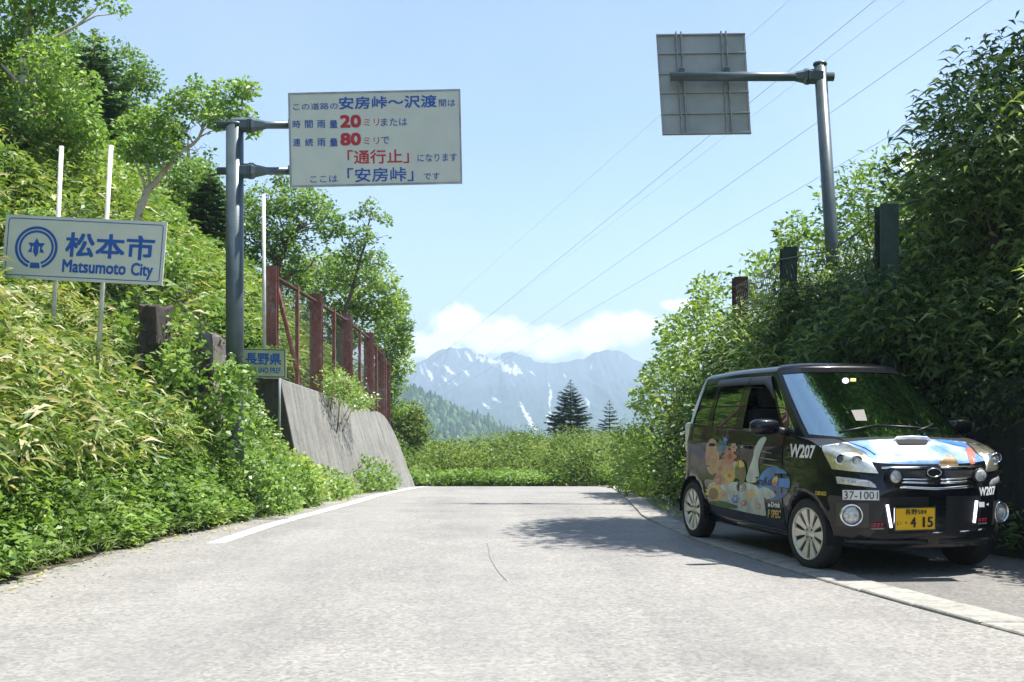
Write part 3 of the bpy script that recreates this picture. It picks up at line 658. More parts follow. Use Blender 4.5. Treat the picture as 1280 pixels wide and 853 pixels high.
class Board:
    """a flat sign: four photo corners at a depth give its plane; (u,v) in 0..1, v down"""
    def __init__(s, TL, TR, BL, Y_):
        s.o = wp(*TL, Y_); s.ex = wp(*TR, Y_) - s.o; s.ey = wp(*BL, Y_) - s.o; s.n = s.ey.cross(s.ex).normalized()
        if s.n.y > 0: s.n = -s.n
    def f(s, W_, H_, off=.003): return lambda x, y: s.o + s.ex * (x / W_) + s.ey * (y / H_) + s.n * off
    def slab(s, name, m, parent, th, off=0, grow=0.0):
        bm = bmesh.new(); g = grow
        A = [s.o + s.ex * a + s.ey * b + s.n * off for a, b in ((-g, -g), (1 + g, -g), (1 + g, 1 + g), (-g, 1 + g))]; B = [p_ - s.n * th for p_ in A]
        a = [bm.verts.new(p_) for p_ in A]; b = [bm.verts.new(p_) for p_ in B]
        bm.faces.new(a); bm.faces.new(b[::-1])
        for i in range(4): bm.faces.new((a[i], b[i], b[(i + 1) % 4], a[(i + 1) % 4]))
        return mk(name, bm, m, parent)
# ------------------------------------------------------------------ city sign
YB = 12.0; B = Board((8, 268), (209, 278), (1.5, 347), YB)
cs = empty('city_sign', (wp(104, 400, YB).x, YB, float(gz(wp(104, 400, YB).x, YB)))); tag(cs, 'white Matsumoto City sign with blue emblem on two white pipes', 'sign')
pan = B.slab('panel', M['signface'], cs, .02)
W_, H_ = 1191., 470.
un = lambda x, y: (x - 35 + (y - 40) * .075, y - 40 - (x - 35) * .038)
fb = B.f(W_, H_, .003)
fz = lambda x, y: fb(*un(x, y))
poly_obj(rrect(22, 22, W_ - 22, H_ - 22, 22), lambda x, y: fb(x, y), M['signblue'], pan, 'border_line', hole=rrect(28, 28, W_ - 28, H_ - 28, 17))
ex, ey = un(258, 285); S_ = 1.0
poly_obj(circ(ex, ey, 158, 156, 48, 112, 428), fb, M['signblue'], pan, 'emblem_ring', hole=None) if False else None
def arc_ring(r0, r1, a0, a1, n=48):
    bm = bmesh.new(); pr = None
    for i in range(n + 1):
        a = R(a0 + (a1 - a0) * i / n); q = [bm.verts.new(fb(ex + r_ * math.cos(a), ey + r_ * math.sin(a))) for r_ in (r0, r1)]
        if pr: bm.faces.new((pr[0], pr[1], q[1], q[0]))
        pr = q
    mk('emblem_ring', bm, M['signblue'], pan)
arc_ring(138, 158, 110, 430); arc_ring(112, 129, 110, 430)
star = [(ex + (72 if i % 2 == 0 else 40) * math.sin(i * PI / 6), ey - (72 if i % 2 == 0 else 40) * math.cos(i * PI / 6)) for i in range(12)]
poly_obj(star, fb, M['signblue'], pan, 'emblem_star')
fb2 = B.f(W_, H_, .005)
for dx in (-26, 22): poly_obj([(ex + dx - 4, ey - 8), (ex + dx + 6, ey - 8), (ex + dx + 4, ey + 40), (ex + dx - 4, ey + 40)], fb2, M['signface'], pan, 'emblem_slot')
poly_obj([(ex - 32, ey + 112), (ex + 32, ey + 112), (ex + 38, ey + 152), (ex - 38, ey + 152)], fb2, M['signblue'], pan, 'emblem_block')
x0, y0 = un(482, 148); x1, y1 = un(1128, 330); text_obj('松本市', (x0, 108, x1, 292), fb, M['signblue'], pan, .022)
text_obj('Matsumoto', (un(455, 362)[0], 312, un(918, 470)[0], 408), fb, M['signblue'], pan, .02)
text_obj('City', (un(960, 400)[0], 312, un(1118, 480)[0], 436), fb, M['signblue'], pan, .02)
for (pt, pb) in (((77, 183), (67, 395)), ((139, 182), (125, 412))):
    a = wp(*pt, YB + .06); b = wp(*pb, YB + .06); dd = (b - a).normalized(); b = b + dd * .6
    bm = bmesh.new(); tube(bm, [b, a], .024, 12); mk('pipe', bm, M['whitepost'], cs)
    for q in (295, 335):
        c = wp(pt[0] + (pb[0] - pt[0]) * (q - pt[1]) / (pb[1] - pt[1]), q, YB + .04); bm = bmesh.new(); box(bm, c, (.09, .06, .03), bev=.004); mk('bracket', bm, M['steel_l'], cs)
# snow pole
bm = bmesh.new(); a = wp(329.5, 243, 16.1); b = wp(330.5, 440, 16.1); tube(bm, [b + Vector((0, 0, -.35)), a], .027, 12)
o = mk('snow_pole', bm, M['whitepost']); tag(o, 'single slim white pole standing beside the red fence end post', 'pole')
# ------------------------------------------------------------------ prefecture sign
YN = 15.9; Bn = Board((300, 435.5), (357.5, 436.5), (300, 472), YN)
ns = empty('prefecture_sign', tuple(wp(329, 475, YN))); tag(ns, 'small pale green Nagano prefecture sign above the wall end', 'sign')
pn = Bn.slab('panel', M['signface2'], ns, .015); fn_ = Bn.f(100, 64)
poly_obj(rrect(1.5, 1.5, 98.5, 62.5, 3), fn_, M['steel'], pn, 'border_line', hole=rrect(3.5, 3.5, 96.5, 60.5, 2))
text_obj('長野県', (12, 10, 90, 36), fn_, M['signblue'], pn, .02); text_obj('NAGANO PREF.', (12, 41, 91, 54), fn_, M['signblue'], pn, .012)
for px in (308, 349):
    a = wp(px, 440, YN + .04); bm = bmesh.new(); tube(bm, [Vector((a.x, a.y + .02, .7)), a + Vector((0, .02, 0))], .018, 8); mk('post', bm, M['steel_l'], ns)
shrub('shrub', [(wp(305, 465, 15.6).x, 15.65, wp(306, 465, 15.6).z, .10, .10, .10), (-3.66, 15.6, 1.3, .2, .25, .3), (-3.6, 15.5, .95, .3, .3, .35), (-3.4, 15.6, .6, .3, .3, .3), (-3.15, 15.7, .35, .3, .25, .3)], M['weed'], 'leafy creeper partly covering the left end of the small Nagano sign', 'shrub', 420, .06, .045)
# ------------------------------------------------------------------ big gantry sign on the left
YG = 13.6; Bg = Board((360, 116.5), (575.5, 111.5), (362.5, 234.5), YG)
pb_ = wp(293.5, 455, YG + .25); pt_ = wp(292, 156, YG + .25)
gs = empty('rain_warning_sign', (pb_.x, pb_.y, float(gz(pb_.x, pb_.y)))); tag(gs, 'large Japanese rainfall closure board hanging over the road from grey pole', 'road sign')
bm = bmesh.new(); tube(bm, [(pb_.x, pb_.y, 0.6), (pb_.x, pb_.y, pt_.z)], [.11, .105], 24); mk('pole', bm, M['steel'], gs)
bm = bmesh.new(); lathe(bm, [(.0, .03), (.08, .02), (.112, -.0), (.112, -.03)], Matrix.Translation((pb_.x, pb_.y, pt_.z + .012)), 24); mk('pole_cap', bm, M['steel'], gs)
def clamp(bm, c, xd, r_pole, r_arm):
    """flanged collar and gusset cone of an arm leaving the pole"""
    Mx = Matrix.Translation(c) @ Matrix.Rotation(R(90) * xd, 4, 'Y')
    lathe(bm, [(r_arm + .05, r_pole + .07), (r_arm + .055, r_pole + .085), (r_arm + .055, r_pole + .10)], Mx, 6, smooth=False)
    lathe(bm, [(r_arm + .055, r_pole + .108), (r_arm + .055, r_pole + .123), (r_arm + .03, r_pole + .16), (r_arm + .004, r_pole + .28)], Mx, 6, smooth=False)
    lathe(bm, [(r_arm + .045, -.02), (r_arm + .045, r_pole + .07)], Mx, 6, smooth=False)
for (py, left) in ((156.5, False), (214, True)):
    a = wp(272, py + 1, YG + .25); b = wp(372, py - 1, YG + .25); c = wp(292, py, YG + .25); bm = bmesh.new(); b.z = a.z = c.z
    tube(bm, [a, b], .047, 14); mk('arm', bm, M['steel'], gs)
    bm = bmesh.new(); clamp(bm, c, 1, .11, .047); mk('clamp', bm, M['steel'], gs)
pg = Bg.slab('panel', M['signface'], gs, .03)
fg = Bg.f(766, 421, .003); mp = lambda x, y: (x - 427 - (y - 92) * .024, y - 92 + (x - 427) * .021)
for (a, b) in (((0, 0), (766, 8)), ((0, 413), (766, 421)), ((0, 8), (8, 413)), ((758, 8), (766, 413))):
    poly_obj([(a[0], a[1]), (b[0], a[1]), (b[0], b[1]), (a[0], b[1])], Bg.f(766, 421, .006), M['steel_l'], pg, 'edge_trim')
def gt(body, x0, y0, x1, y1, m='signblue', bold=.0):
    xm, ym = (x0 + x1) / 2, (y0 + y1) / 2; ux, uy = mp(xm, ym); w, h = x1 - x0, y1 - y0
    text_obj(body, (ux - w / 2, uy - h / 2, ux + w / 2, uy + h / 2), fg, M[m], pg, bold)
gt('この道路の', 450, 137, 648, 167, bold=.004); gt('安房峠〜沢渡', 653, 106, 1087, 162, bold=.018); gt('間は', 1097, 122, 1170, 154, bold=.004)
for k, ch in enumerate('時間雨量'): gt(ch, 448 + 54.5 * k, 214, 483 + 55 * k, 249, bold=.01)
gt('20', 658, 190, 752, 248, 'signred', .035); gt('ミリ', 763, 208, 832, 240, 'signred', .0); gt('または', 840, 205, 957, 240, bold=.004)
for k, ch in enumerate('連続雨量'): gt(ch, 449 + 54.5 * k, 295, 484 + 55 * k, 330, bold=.01)
gt('80', 660, 270, 752, 327, 'signred', .035); gt('ミリ', 763, 290, 832, 322, 'signred', .0); gt('で', 840, 288, 878, 320, bold=.004)
gt('「通行止」', 692, 345, 965, 408, 'signred', .012); gt('になります', 1003, 364, 1178, 399, bold=.004)
gt('ここは', 527, 461, 648, 491, bold=.004); gt('「安房峠」', 692, 425, 985, 489, bold=.012); gt('です', 1030, 449, 1102, 480, bold=.004)
for py in (140, 214):
    q = wp(470, py, YG + .08); bm = bmesh.new(); box(bm, (q.x, q.y, q.z), (1.85, .05, .05)); mk('back_rail', bm, M['steel_l'], gs)
for px in (366,):
    for py in (156, 214):
        q = wp(px, py, YG + .15); bm = bmesh.new(); box(bm, q, (.08, .2, .1), bev=.01); mk('bracket', bm, M['steel'], gs)
# ------------------------------------------------------------------ right sign seen from behind
YR = 16.6
rs = empty('sign_seen_from_behind', tuple(wp(1042, 335, YR))); tag(rs, 'grey sign board seen from behind on a leaning pole at right', 'road sign')
a = wp(1042.5, 350, YR); b = wp(1025, 80, YR); dd = (a - b).normalized(); bm = bmesh.new(); tube(bm, [a + dd * 2.2, b], [.105, .088], 24); mk('pole', bm, M['steel'], rs)
bm = bmesh.new(); lathe(bm, [(0, .02), (.095, .018), (.1, .0), (.1, -.02)], Matrix.Translation(b), 24); mk('pole_cap', bm, M['steel'], rs)
aa = wp(838, 95.5, YR); bb = wp(1042, 96.5, YR); bb.z = aa.z = (aa.z + bb.z) / 2; bm = bmesh.new(); tube(bm, [aa, bb], .066, 16); mk('arm', bm, M['steel'], rs)
bm = bmesh.new(); c = wp(1026, 96, YR); clamp(bm, c, -1, .1, .066); mk('clamp', bm, M['steel'], rs)
Br = Board((820, 43), (931, 41.5), (828, 169.5), YR + .22)
pr_ = Br.slab('panel', M['alu'], rs, .008)
fr_ = lambda u_, v_, o_: Br.o + Br.ex * u_ + Br.ey * v_ + Br.n * o_
def bar(u0, v0, u1, v1, wd, off, th, name, m):
    bm = bmesh.new(); p0 = fr_(u0, v0, off); p1 = fr_(u1, v1, off); d_ = (p1 - p0); L_ = d_.length; d_.normalize(); s_ = Br.n.cross(d_)
    rot = Matrix((d_, s_, Br.n)).transposed(); box(bm, (p0 + p1) / 2, (L_, wd, th), rot.to_quaternion(), bev=.002); mk(name, bm, m, rs)
for v_ in (.012, .195, .395, .585, .79, .985): bar(0, v_, 1, v_, .022, .018, .035, 'rib', M['alu'])
for u_ in (.245, .75):
    for du in (-.028, .028): bar(u_ + du, -.01, u_ + du, 1.0, .018, .055, .04, 'channel_rail', M['steel_l'])
    p_ = fr_(u_, .42, .13); bm = bmesh.new(); box(bm, p_, (.07, .12, .16), bev=.008); mk('arm_bracket', bm, M['steel'], rs)
for u_ in (.02, .98): bar(u_, .01, u_, .99, .012, .012, .02, 'edge_rib', M['alu'])
# the board's printed front, facing away from us
Br.slab('front_sheet', M['signface'], rs, .004, off=-.0085)
# ------------------------------------------------------------------ right retaining wall, its posts and thicket
rw = empty('mossy_wall', (3.6, 10, 0)); tag(rw, 'dark mossy retaining wall hidden in shade behind the minivan', 'wall')
ys = np.arange(3.4, 17.7, 2.04)
for a, b in zip(ys, ys[1:]):
    def sec(y):
        x = float(itp(y, XP)); z0 = float(road_z(y)) - .2; return [(x - .34, y, z0), (x + .1, y, z0), (x + .1, y, 1.52), (x - .15, y, 1.52)]
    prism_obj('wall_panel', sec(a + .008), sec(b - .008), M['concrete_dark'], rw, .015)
pf = empty('overgrown_fence', (3.6, 11, 1.5)); tag(pf, 'green and rusty fence posts with wire sunk in the right-hand thicket', 'fence')
tp = []
for k, (px, py, Yd, w, mm) in enumerate([(1108, 257, 11.0, .175, 'greenpost'), (985.5, 310, 14.0, .17, 'greenpost'), (925, 347, 16.5, .20, 'rust_dark'), (1305, 150, 8.4, .2, 'greenpost')]):
    p = wp(px, py, Yd); bm = bmesh.new(); hbeam(bm, p.x, p.y, 1.45, p.z, w, .17, .014)
    if k < 3: tp.append(p)
    mk('post', bm, M[mm], pf)
p4 = p
bm = bmesh.new(); tube(bm, [tp[2] + Vector((-.02, -.02, -.35)), tp[2] + Vector((.02, -.1, -.9)), tp[2] + Vector((.1, -.12, -1.6))], [.03, .045, .05], 6); mk('rusty_stay', bm, M['rust'], pf)
for h in (.14, .5):
    for a, b in ((tp[0], tp[1]), (tp[1], tp[2])):
        sag = a.lerp(b, .5) + Vector((0, 0, -h - .10)); bm = bmesh.new(); tube(bm, [a + Vector((-.1, 0, -h)), sag, b + Vector((-.1, 0, -h))], .008, 5); mk('cable', bm, M['netwire'], pf)
bm = bmesh.new()
for a, b in ((tp[0], tp[1]), (tp[1], tp[2])):
    n = 26
    for k in range(-9, n):
        for s_ in (1, -1):
            a0, b0, h0, h1 = k / n, (k + 10) / n, 0., 1.
            if a0 < 0: h0 = -a0 / (b0 - a0); a0 = 0
            if b0 > 1: h1 = h0 + (1 - h0) * (1 - a0) / (b0 - a0); b0 = 1
            if s_ < 0: h0, h1 = 1 - h0, 1 - h1
            q = lambda t_, h: Vector(((a.x * (1 - t_) + b.x * t_) - .08, a.y * (1 - t_) + b.y * t_, 1.55 + (a.z - .18 - 1.55) * h))
            ribbon(bm, q(a0, h0), q(b0, h1), .0025)
tag(mk('wire_netting', bm, M['netwire'], pf), kind='stuff')
# hanging thicket over the wall top (bamboo and vines nobody could count)
bl = []
for y in np.arange(8.6, 17.5, .33):
    x = float(itp(y, XP)) + (.38 if y < 11.2 else 0)
    for k in range(3):
        bl.append((x + RS.uniform(-.25, .25), y + RS.uniform(-.3, .3), RS.uniform(1.25, 2.15) + .012 * (12 - y), RS.uniform(.3, .48), .5, RS.uniform(.34, .5)))
    bl.append((x + .5, y, 2.25 + RS.uniform(-.15, .15), .55, .6, .5))
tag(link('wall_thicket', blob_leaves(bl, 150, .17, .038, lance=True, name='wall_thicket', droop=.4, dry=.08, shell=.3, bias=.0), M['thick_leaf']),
    'dark bamboo leaves and vines hanging over the right-hand wall', 'thicket', kind='stuff')
bl = []
for _ in range(75):
    y = RS.uniform(6.0, 15.5); x = float(itp(y, XP)) + RS.uniform(.5, 3.2); g_ = float(gz(x, y))
    top = {0: 0}.get(0) + np.interp(y, [6, 9, 11.5, 13.2, 15.5], [3.2, 3.7, 3.9, 3.2, 3.2]); z = RS.uniform(g_ + .2, max(g_ + .3, top - .5))
    if y < 10.9 and z + .5 > 1.0 + (x - 4.0) * 2.0: continue
    bl.append((x, y, z, RS.uniform(.5, .8), RS.uniform(.5, .8), RS.uniform(.45, .75)))
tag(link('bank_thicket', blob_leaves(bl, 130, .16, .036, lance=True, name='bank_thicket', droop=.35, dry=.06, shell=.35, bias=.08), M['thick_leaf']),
    'dense dark bamboo thicket covering the bank above the right wall', 'thicket', kind='stuff')
def pblob(px, py, Yd, rx, ry, rz): c = wp(px, py, Yd); return (c.x, c.y, c.z, rx, ry, rz)
shrub('tall_bush', [pblob(1262, 165, 11.0, .70, .8, .68), pblob(1305, 125, 11.2, .7, .8, .55), pblob(1222, 210, 11.2, .45, .7, .55), pblob(1330, 200, 11, .9, .9, .9), pblob(1238, 280, 10.9, .55, .7, .6), pblob(1283, 95, 11.4, .3, .5, .35), pblob(1195, 245, 11.6, .35, .5, .5)],
      M['thick_leaf'], 'tallest bamboo bush rising to the top right corner above the minivan', 'bush', 260, .17, .036, lance=True, droop=.4, bias=.06, gap=.2, stems=14, dry=.04)
shrub('tall_bush', [pblob(1080, 262, 17.8, .60, .6, .6), pblob(1125, 250, 17.8, .62, .7, .62), pblob(1165, 262, 17.5, .6, .7, .55), pblob(1150, 315, 17.2, .8, .7, .7), pblob(1080, 318, 17.8, .6, .6, .6)],
      M['bush_leaf'], 'sunlit leafy bush behind the right pole and green post', 'bush', 230, .13, .045, lance=True, bias=.1, stems=10, gap=.2)
shrub('tall_bush', [pblob(1005, 330, 17.6, .5, .6, .48), pblob(962, 350, 17.4, .42, .6, .42), pblob(1015, 392, 15.4, .45, .6, .42), pblob(990, 290, 17.6, .27, .3, .24)],
      M['bush_leaf'], 'light green bush growing round the middle green fence post', 'bush', 240, .12, .05, bias=.08, stems=9, gap=.25)
shrub('tall_bush', [pblob(905, 395, 18.0, .5, .6, .5), pblob(872, 420, 18.6, .5, .6, .5), pblob(925, 440, 17.0, .5, .7, .55), pblob(880, 362, 18.5, .22, .3, .2), pblob(895, 480, 17.4, .55, .6, .55)],
      M['bush_leaf'], 'light green bush in front of the rusty rightmost broken post', 'bush', 240, .11, .048, bias=.12, stems=9, gap=.22)
shrub('tall_bush', [pblob(848, 440, 19.8, .36, .5, .34), pblob(838, 410, 20.2, .22, .3, .18), pblob(838, 490, 19.5, .5, .6, .5), pblob(820, 470, 20.2, .25, .4, .25), pblob(800, 500, 20.4, .22, .3, .2), pblob(830, 560, 19.2, .6, .6, .6), pblob(812, 590, 18.6, .45, .5, .35), pblob(787, 560, 20.4, .28, .4, .35), pblob(785, 595, 20.2, .28, .4, .3)],
      M['bush_leaf'], 'bright spreading bush at the far right road edge behind the van', 'bush', 250, .105, .05, bias=.16, stems=12, gap=.15)
shrub('tall_bush', [pblob(860, 570, 16.6, .55, .7, .6), pblob(870, 520, 16.8, .5, .7, .5), pblob(850, 600, 16.2, .35, .5, .35), pblob(905, 520, 15.6, .5, .7, .6)],
      M['thick_leaf'], 'darker bush directly behind the rear of the parked van', 'bush', 260, .10, .042, bias=.12, stems=8)
bl = []
for y in np.arange(8.8, 14.5, .26):
    x = float(itp(y, XP)) - .08
    for k in range(2): bl.append((x + RS.uniform(-.12, .12), y, RS.uniform(.7, 1.65), RS.uniform(.14, .26), .26, RS.uniform(.2, .4)))
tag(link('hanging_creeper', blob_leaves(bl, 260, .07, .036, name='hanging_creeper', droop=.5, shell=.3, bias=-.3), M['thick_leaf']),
    'dark creeper hanging down the shaded wall behind the van', 'creeper', kind='stuff')
bl = [pblob(px, py, Yd, r_, .25, r_) for px, py, Yd, r_ in ((1100, 385, 10.7, .22), (1122, 372, 10.7, .2), (1085, 400, 10.7, .22), (1112, 410, 10.6, .25), (1140, 395, 10.7, .25), (985, 375, 13.6, .2), (1000, 390, 13.6, .22), (1095, 355, 10.8, .12), (930, 400, 16.1, .22), (1060, 420, 11.0, .25), (1030, 425, 11.4, .3), (1160, 420, 10.6, .25))]
tag(link('post_foot_leaves', blob_leaves(bl, 240, .14, .04, lance=True, name='post_foot_leaves', droop=.4, shell=.2, bias=.05), M['thick_leaf']),
    'leafy shoots growing up in front of the fence posts', 'shoots', kind='stuff')
# low plants at the right edge of the lay-by
x, y = area_pts(5200, 2.2, 6.5, 5.5, 24, lambda x, y: (x > itp(y, XR) - .12 - .15 * vnoise(y * 2, y * 0)) & (x < itp(y, XR) + .45))
tag(link('verge_weeds', tufts(x, y, road_z(y), .24 + .22 * RS.rand(len(x)), 9, .09, .04, spread=.4, lance=False, name='verge_weeds'), M['weed']), 'dark green weeds along the foot of the right wall', 'weeds', kind='stuff')
x, y = area_pts(1400, 1.7, 3.0, 13, 25, lambda x, y: (x > kerb_r(y) + .0) & (x < kerb_r(y) + .22) & (vnoise(y * 1.1, y * 0) > .42))
tag(link('kerb_grass', tufts(x, y, road_z(y), .07, 6, .09, .008, spread=.8, t0=0, zlo=.1, zhi=.9, name='kerb_grass'), M['grass']), 'dry grass tufts growing beside the kerb strip', 'grass', kind='stuff')

# ------------------------------------------------------------------ trees
def tree(name, label, trunk, blobs, leaf, bark, dens, L, Wd, r0=.12, group=None, gap=.3, bias=0, lance=False, twigs=4, shell=.35, cat='tree'):
    """trunk: world points; blobs: crown clumps"""
    r = empty(name, tuple(trunk[0])); tag(r, label, cat, group); bm = bmesh.new(); n = len(trunk)
    trunk = [Vector(t_) for t_ in trunk]; fine = []
    for i in range(n - 1):
        for k in range(3):
            fine.append(trunk[i].lerp(trunk[i + 1], k / 3) + (Vector((RS.uniform(-1, 1), RS.uniform(-1, 1), 0)) * r0 * .35 if i + k else Vector()))
    fine.append(trunk[-1]); rad = [r0 * (1 - .8 * i / (len(fine) - 1)) for i in range(len(fine))]
    tube(bm, [fine[0] - Vector((0, 0, .4))] + fine, [r0 * 1.25] + rad, 10); mk('trunk', bm, M[bark], r); bm = bmesh.new()
    for b in blobs:
        c = Vector(b[:3]); cand = [(abs((c - q).length - .9 * (c.z - q.z)) + (c - q).length * .6 + (5 if q.z > c.z else 0), i) for i, q in enumerate(fine)]
        i = min(cand)[1]; q = fine[i]; rr = rad[i] * .55; L_ = (c - q).length
        m1 = q.lerp(c, .45) + Vector((RS.uniform(-.06, .06), RS.uniform(-.06, .06), .10)) * L_
        tube(bm, [q, q.lerp(m1, .5) + Vector((RS.uniform(-.04, .04), 0, .03)) * L_, m1, c], [rr, rr * .8, rr * .55, rr * .3], 6)
        for k in range(twigs):
            e = c + Vector((RS.uniform(-1, 1) * b[3], RS.uniform(-1, 1) * b[4], RS.uniform(-.4, 1) * b[5])) * .85
            s_ = m1.lerp(c, RS.uniform(.3, 1)); tube(bm, [s_, s_.lerp(e, .5) + Vector((0, 0, .05)) * L_, e], [rr * .35, rr * .22, .006], 4, caps=False)
    mk('branch', bm, M[bark], r)
    link('crown', blob_leaves(blobs, dens, L, Wd, lance, name='crown', gap=gap, bias=bias, shell=shell), M[leaf], r)
    return r
def PB(lst, Yd, dy=.6):
    return [pblob(px, py, Yd + RS.uniform(-dy, dy), r_ / F * Yd, r_ / F * Yd * 1.1, (rv if rv else r_ * .8) / F * Yd) for (px, py, r_, rv) in lst]
def TP(lst, Yd): return [wp(px, py, Yd) for px, py in lst]
# birch at the top left
tree('birch_tree', 'pale-barked birch in the top left corner with a long bare branch', TP([(-4, 225), (14, 165), (28, 110), (30, 60), (38, 5), (60, -60), (70, -120)], 16.5),
     PB([(8, 30, 34, 0), (45, 40, 28, 0), (70, 110, 26, 0), (95, 160, 28, 0), (60, 75, 30, 0), (10, 95, 30, 0), (45, 135, 34, 0), (90, 135, 30, 0), (115, 165, 26, 0), (20, 165, 28, 0), (70, 10, 24, 0), (-30, 60, 40, 0), (-20, 140, 40, 0), (30, -30, 40, 0), (90, -40, 40, 0), (75, 175, 26, 0), (-40, -40, 50, 0), (112, 105, 16, 0)], 16.5), 'birch_leaf', 'birch_bark', 420, .085, .055, .085, gap=.26, bias=.06)
r_ = [o for o in COL.objects if o.name.startswith('birch_tree')][0]
bm = bmesh.new(); a = TP([(28, 70), (60, 52), (95, 33), (118, 14), (130, -8)], 16.3); tube(bm, a, [.035, .028, .02, .014, .008], 6); tube(bm, TP([(98, 32), (120, 20), (140, 18), (152, 8)], 16.3), [.014, .01, .007, .004], 5); mk('branch', bm, M['birch_bark'], r_)
tag(link('leaf_spray', blob_leaves(PB([(105, 12, 9, 6), (148, 12, 12, 8), (135, 2, 12, 8), (118, 45, 7, 5), (128, 50, 6, 5), (88, 40, 10, 7)], 16.3), 260, .075, .05, name='leaf_spray', bias=.1), M['birch_leaf'], r_), kind='stuff')
tree('birch_tree', 'leaning birch whose leafy branch reaches over the grey pole', TP([(172, 275), (183, 240), (200, 222), (222, 196), (248, 172), (268, 140)], 14.9),
     PB([(215, 150, 24, 15), (185, 155, 24, 17), (160, 165, 20, 16), (225, 128, 18, 12), (200, 185, 22, 14), (248, 190, 14, 10), (250, 132, 26, 16), (285, 118, 22, 14), (308, 112, 14, 10), (300, 150, 18, 12), (275, 150, 20, 12), (212, 175, 20, 13), (165, 185, 18, 14), (242, 105, 8, 8), (315, 165, 8, 6), (232, 165, 18, 12)], 14.9, .35), 'birch_leaf', 'birch_bark', 900, .075, .040, .055, gap=.26, bias=.14, twigs=6, lance=True)
tree('broadleaf_tree', 'rounded dark green tree behind the birches on the hill', TP([(120, 260), (118, 190), (125, 130), (140, 80)], 27),
     PB([(110, 75, 30, 0), (150, 82, 30, 0), (178, 102, 22, 0), (80, 70, 30, 0), (165, 150, 26, 0), (170, 180, 26, 0), (85, 110, 30, 0), (130, 118, 32, 0), (160, 135, 22, 0), (95, 150, 34, 0), (135, 165, 28, 0), (60, 150, 40, 0), (60, 95, 30, 0), (100, 200, 40, 0), (183, 103, 11, 0)], 27), 'tree_leaf', 'bark', 330, .10, .062, .13, gap=.30, bias=.05)
tree('broadleaf_tree', 'bushy tree filling the slope left of the grey pole', TP([(205, 300), (208, 260), (215, 225)], 25),
     PB([(205, 235, 26, 0), (165, 225, 30, 0), (245, 225, 26, 0), (225, 262, 30, 0), (270, 250, 26, 0), (185, 190, 22, 0), (262, 290, 26, 0), (130, 215, 36, 0)], 25), 'tree_leaf', 'bark', 260, .11, .065, .1, gap=.15, bias=.06)
tree('broadleaf_tree', 'wide flat-topped tree behind the grey pole and white snow pole', TP([(345, 375), (348, 330), (360, 300), (382, 280)], 26),
     PB([(330, 250, 26, 0), (365, 250, 24, 0), (395, 258, 22, 0), (412, 280, 20, 0), (345, 280, 28, 0), (380, 300, 24, 0), (300, 265, 26, 0), (310, 300, 30, 0), (345, 330, 30, 0), (300, 340, 30, 0), (428, 290, 8, 0), (350, 225, 10, 0), (395, 330, 24, 0)], 26), 'tree_leaf', 'bark', 360, .10, .06, .11, gap=.27, bias=.12)
tree('slender_tree', 'slender young tree with sparse upright twigs above the fence', TP([(424, 440), (430, 395), (445, 345), (458, 300), (464, 262)], 25),
     PB([(462, 262, 11, 12), (445, 270, 8, 5), (480, 275, 10, 7), (452, 295, 16, 11), (475, 298, 12, 8), (440, 320, 18, 0), (470, 325, 14, 0), (430, 350, 20, 0), (462, 350, 16, 0)], 25, .3), 'tree_leaf', 'bark', 420, .085, .05, .06, gap=.33, bias=.16)
tree('broadleaf_tree', 'bright bushy tree crown directly above the red fence', TP([(418, 460), (420, 420), (430, 390)], 30),
     PB([(400, 345, 26, 0), (430, 335, 26, 0), (425, 375, 34, 0), (465, 375, 28, 0), (478, 350, 20, 0), (385, 355, 26, 0), (455, 410, 34, 0), (488, 385, 18, 0), (410, 410, 34, 0), (370, 340, 24, 0), (365, 385, 30, 0)], 30), 'bush_leaf', 'bark', 280, .11, .065, .12, gap=.2, bias=.12)
tree('broadleaf_tree', 'drooping tree at the far end of the fence beside the view gap', TP([(487, 520), (488, 470), (480, 430)], 33),
     PB([(490, 400, 20, 0), (500, 425, 16, 0), (480, 430, 26, 0), (498, 455, 17, 0), (490, 480, 18, 0), (508, 408, 9, 6), (510, 440, 7, 5), (500, 372, 10, 0), (478, 470, 22, 0), (495, 505, 14, 14), (507, 385, 7, 5)], 33), 'bush_leaf', 'bark', 330, .105, .062, .09, gap=.2, bias=.14)
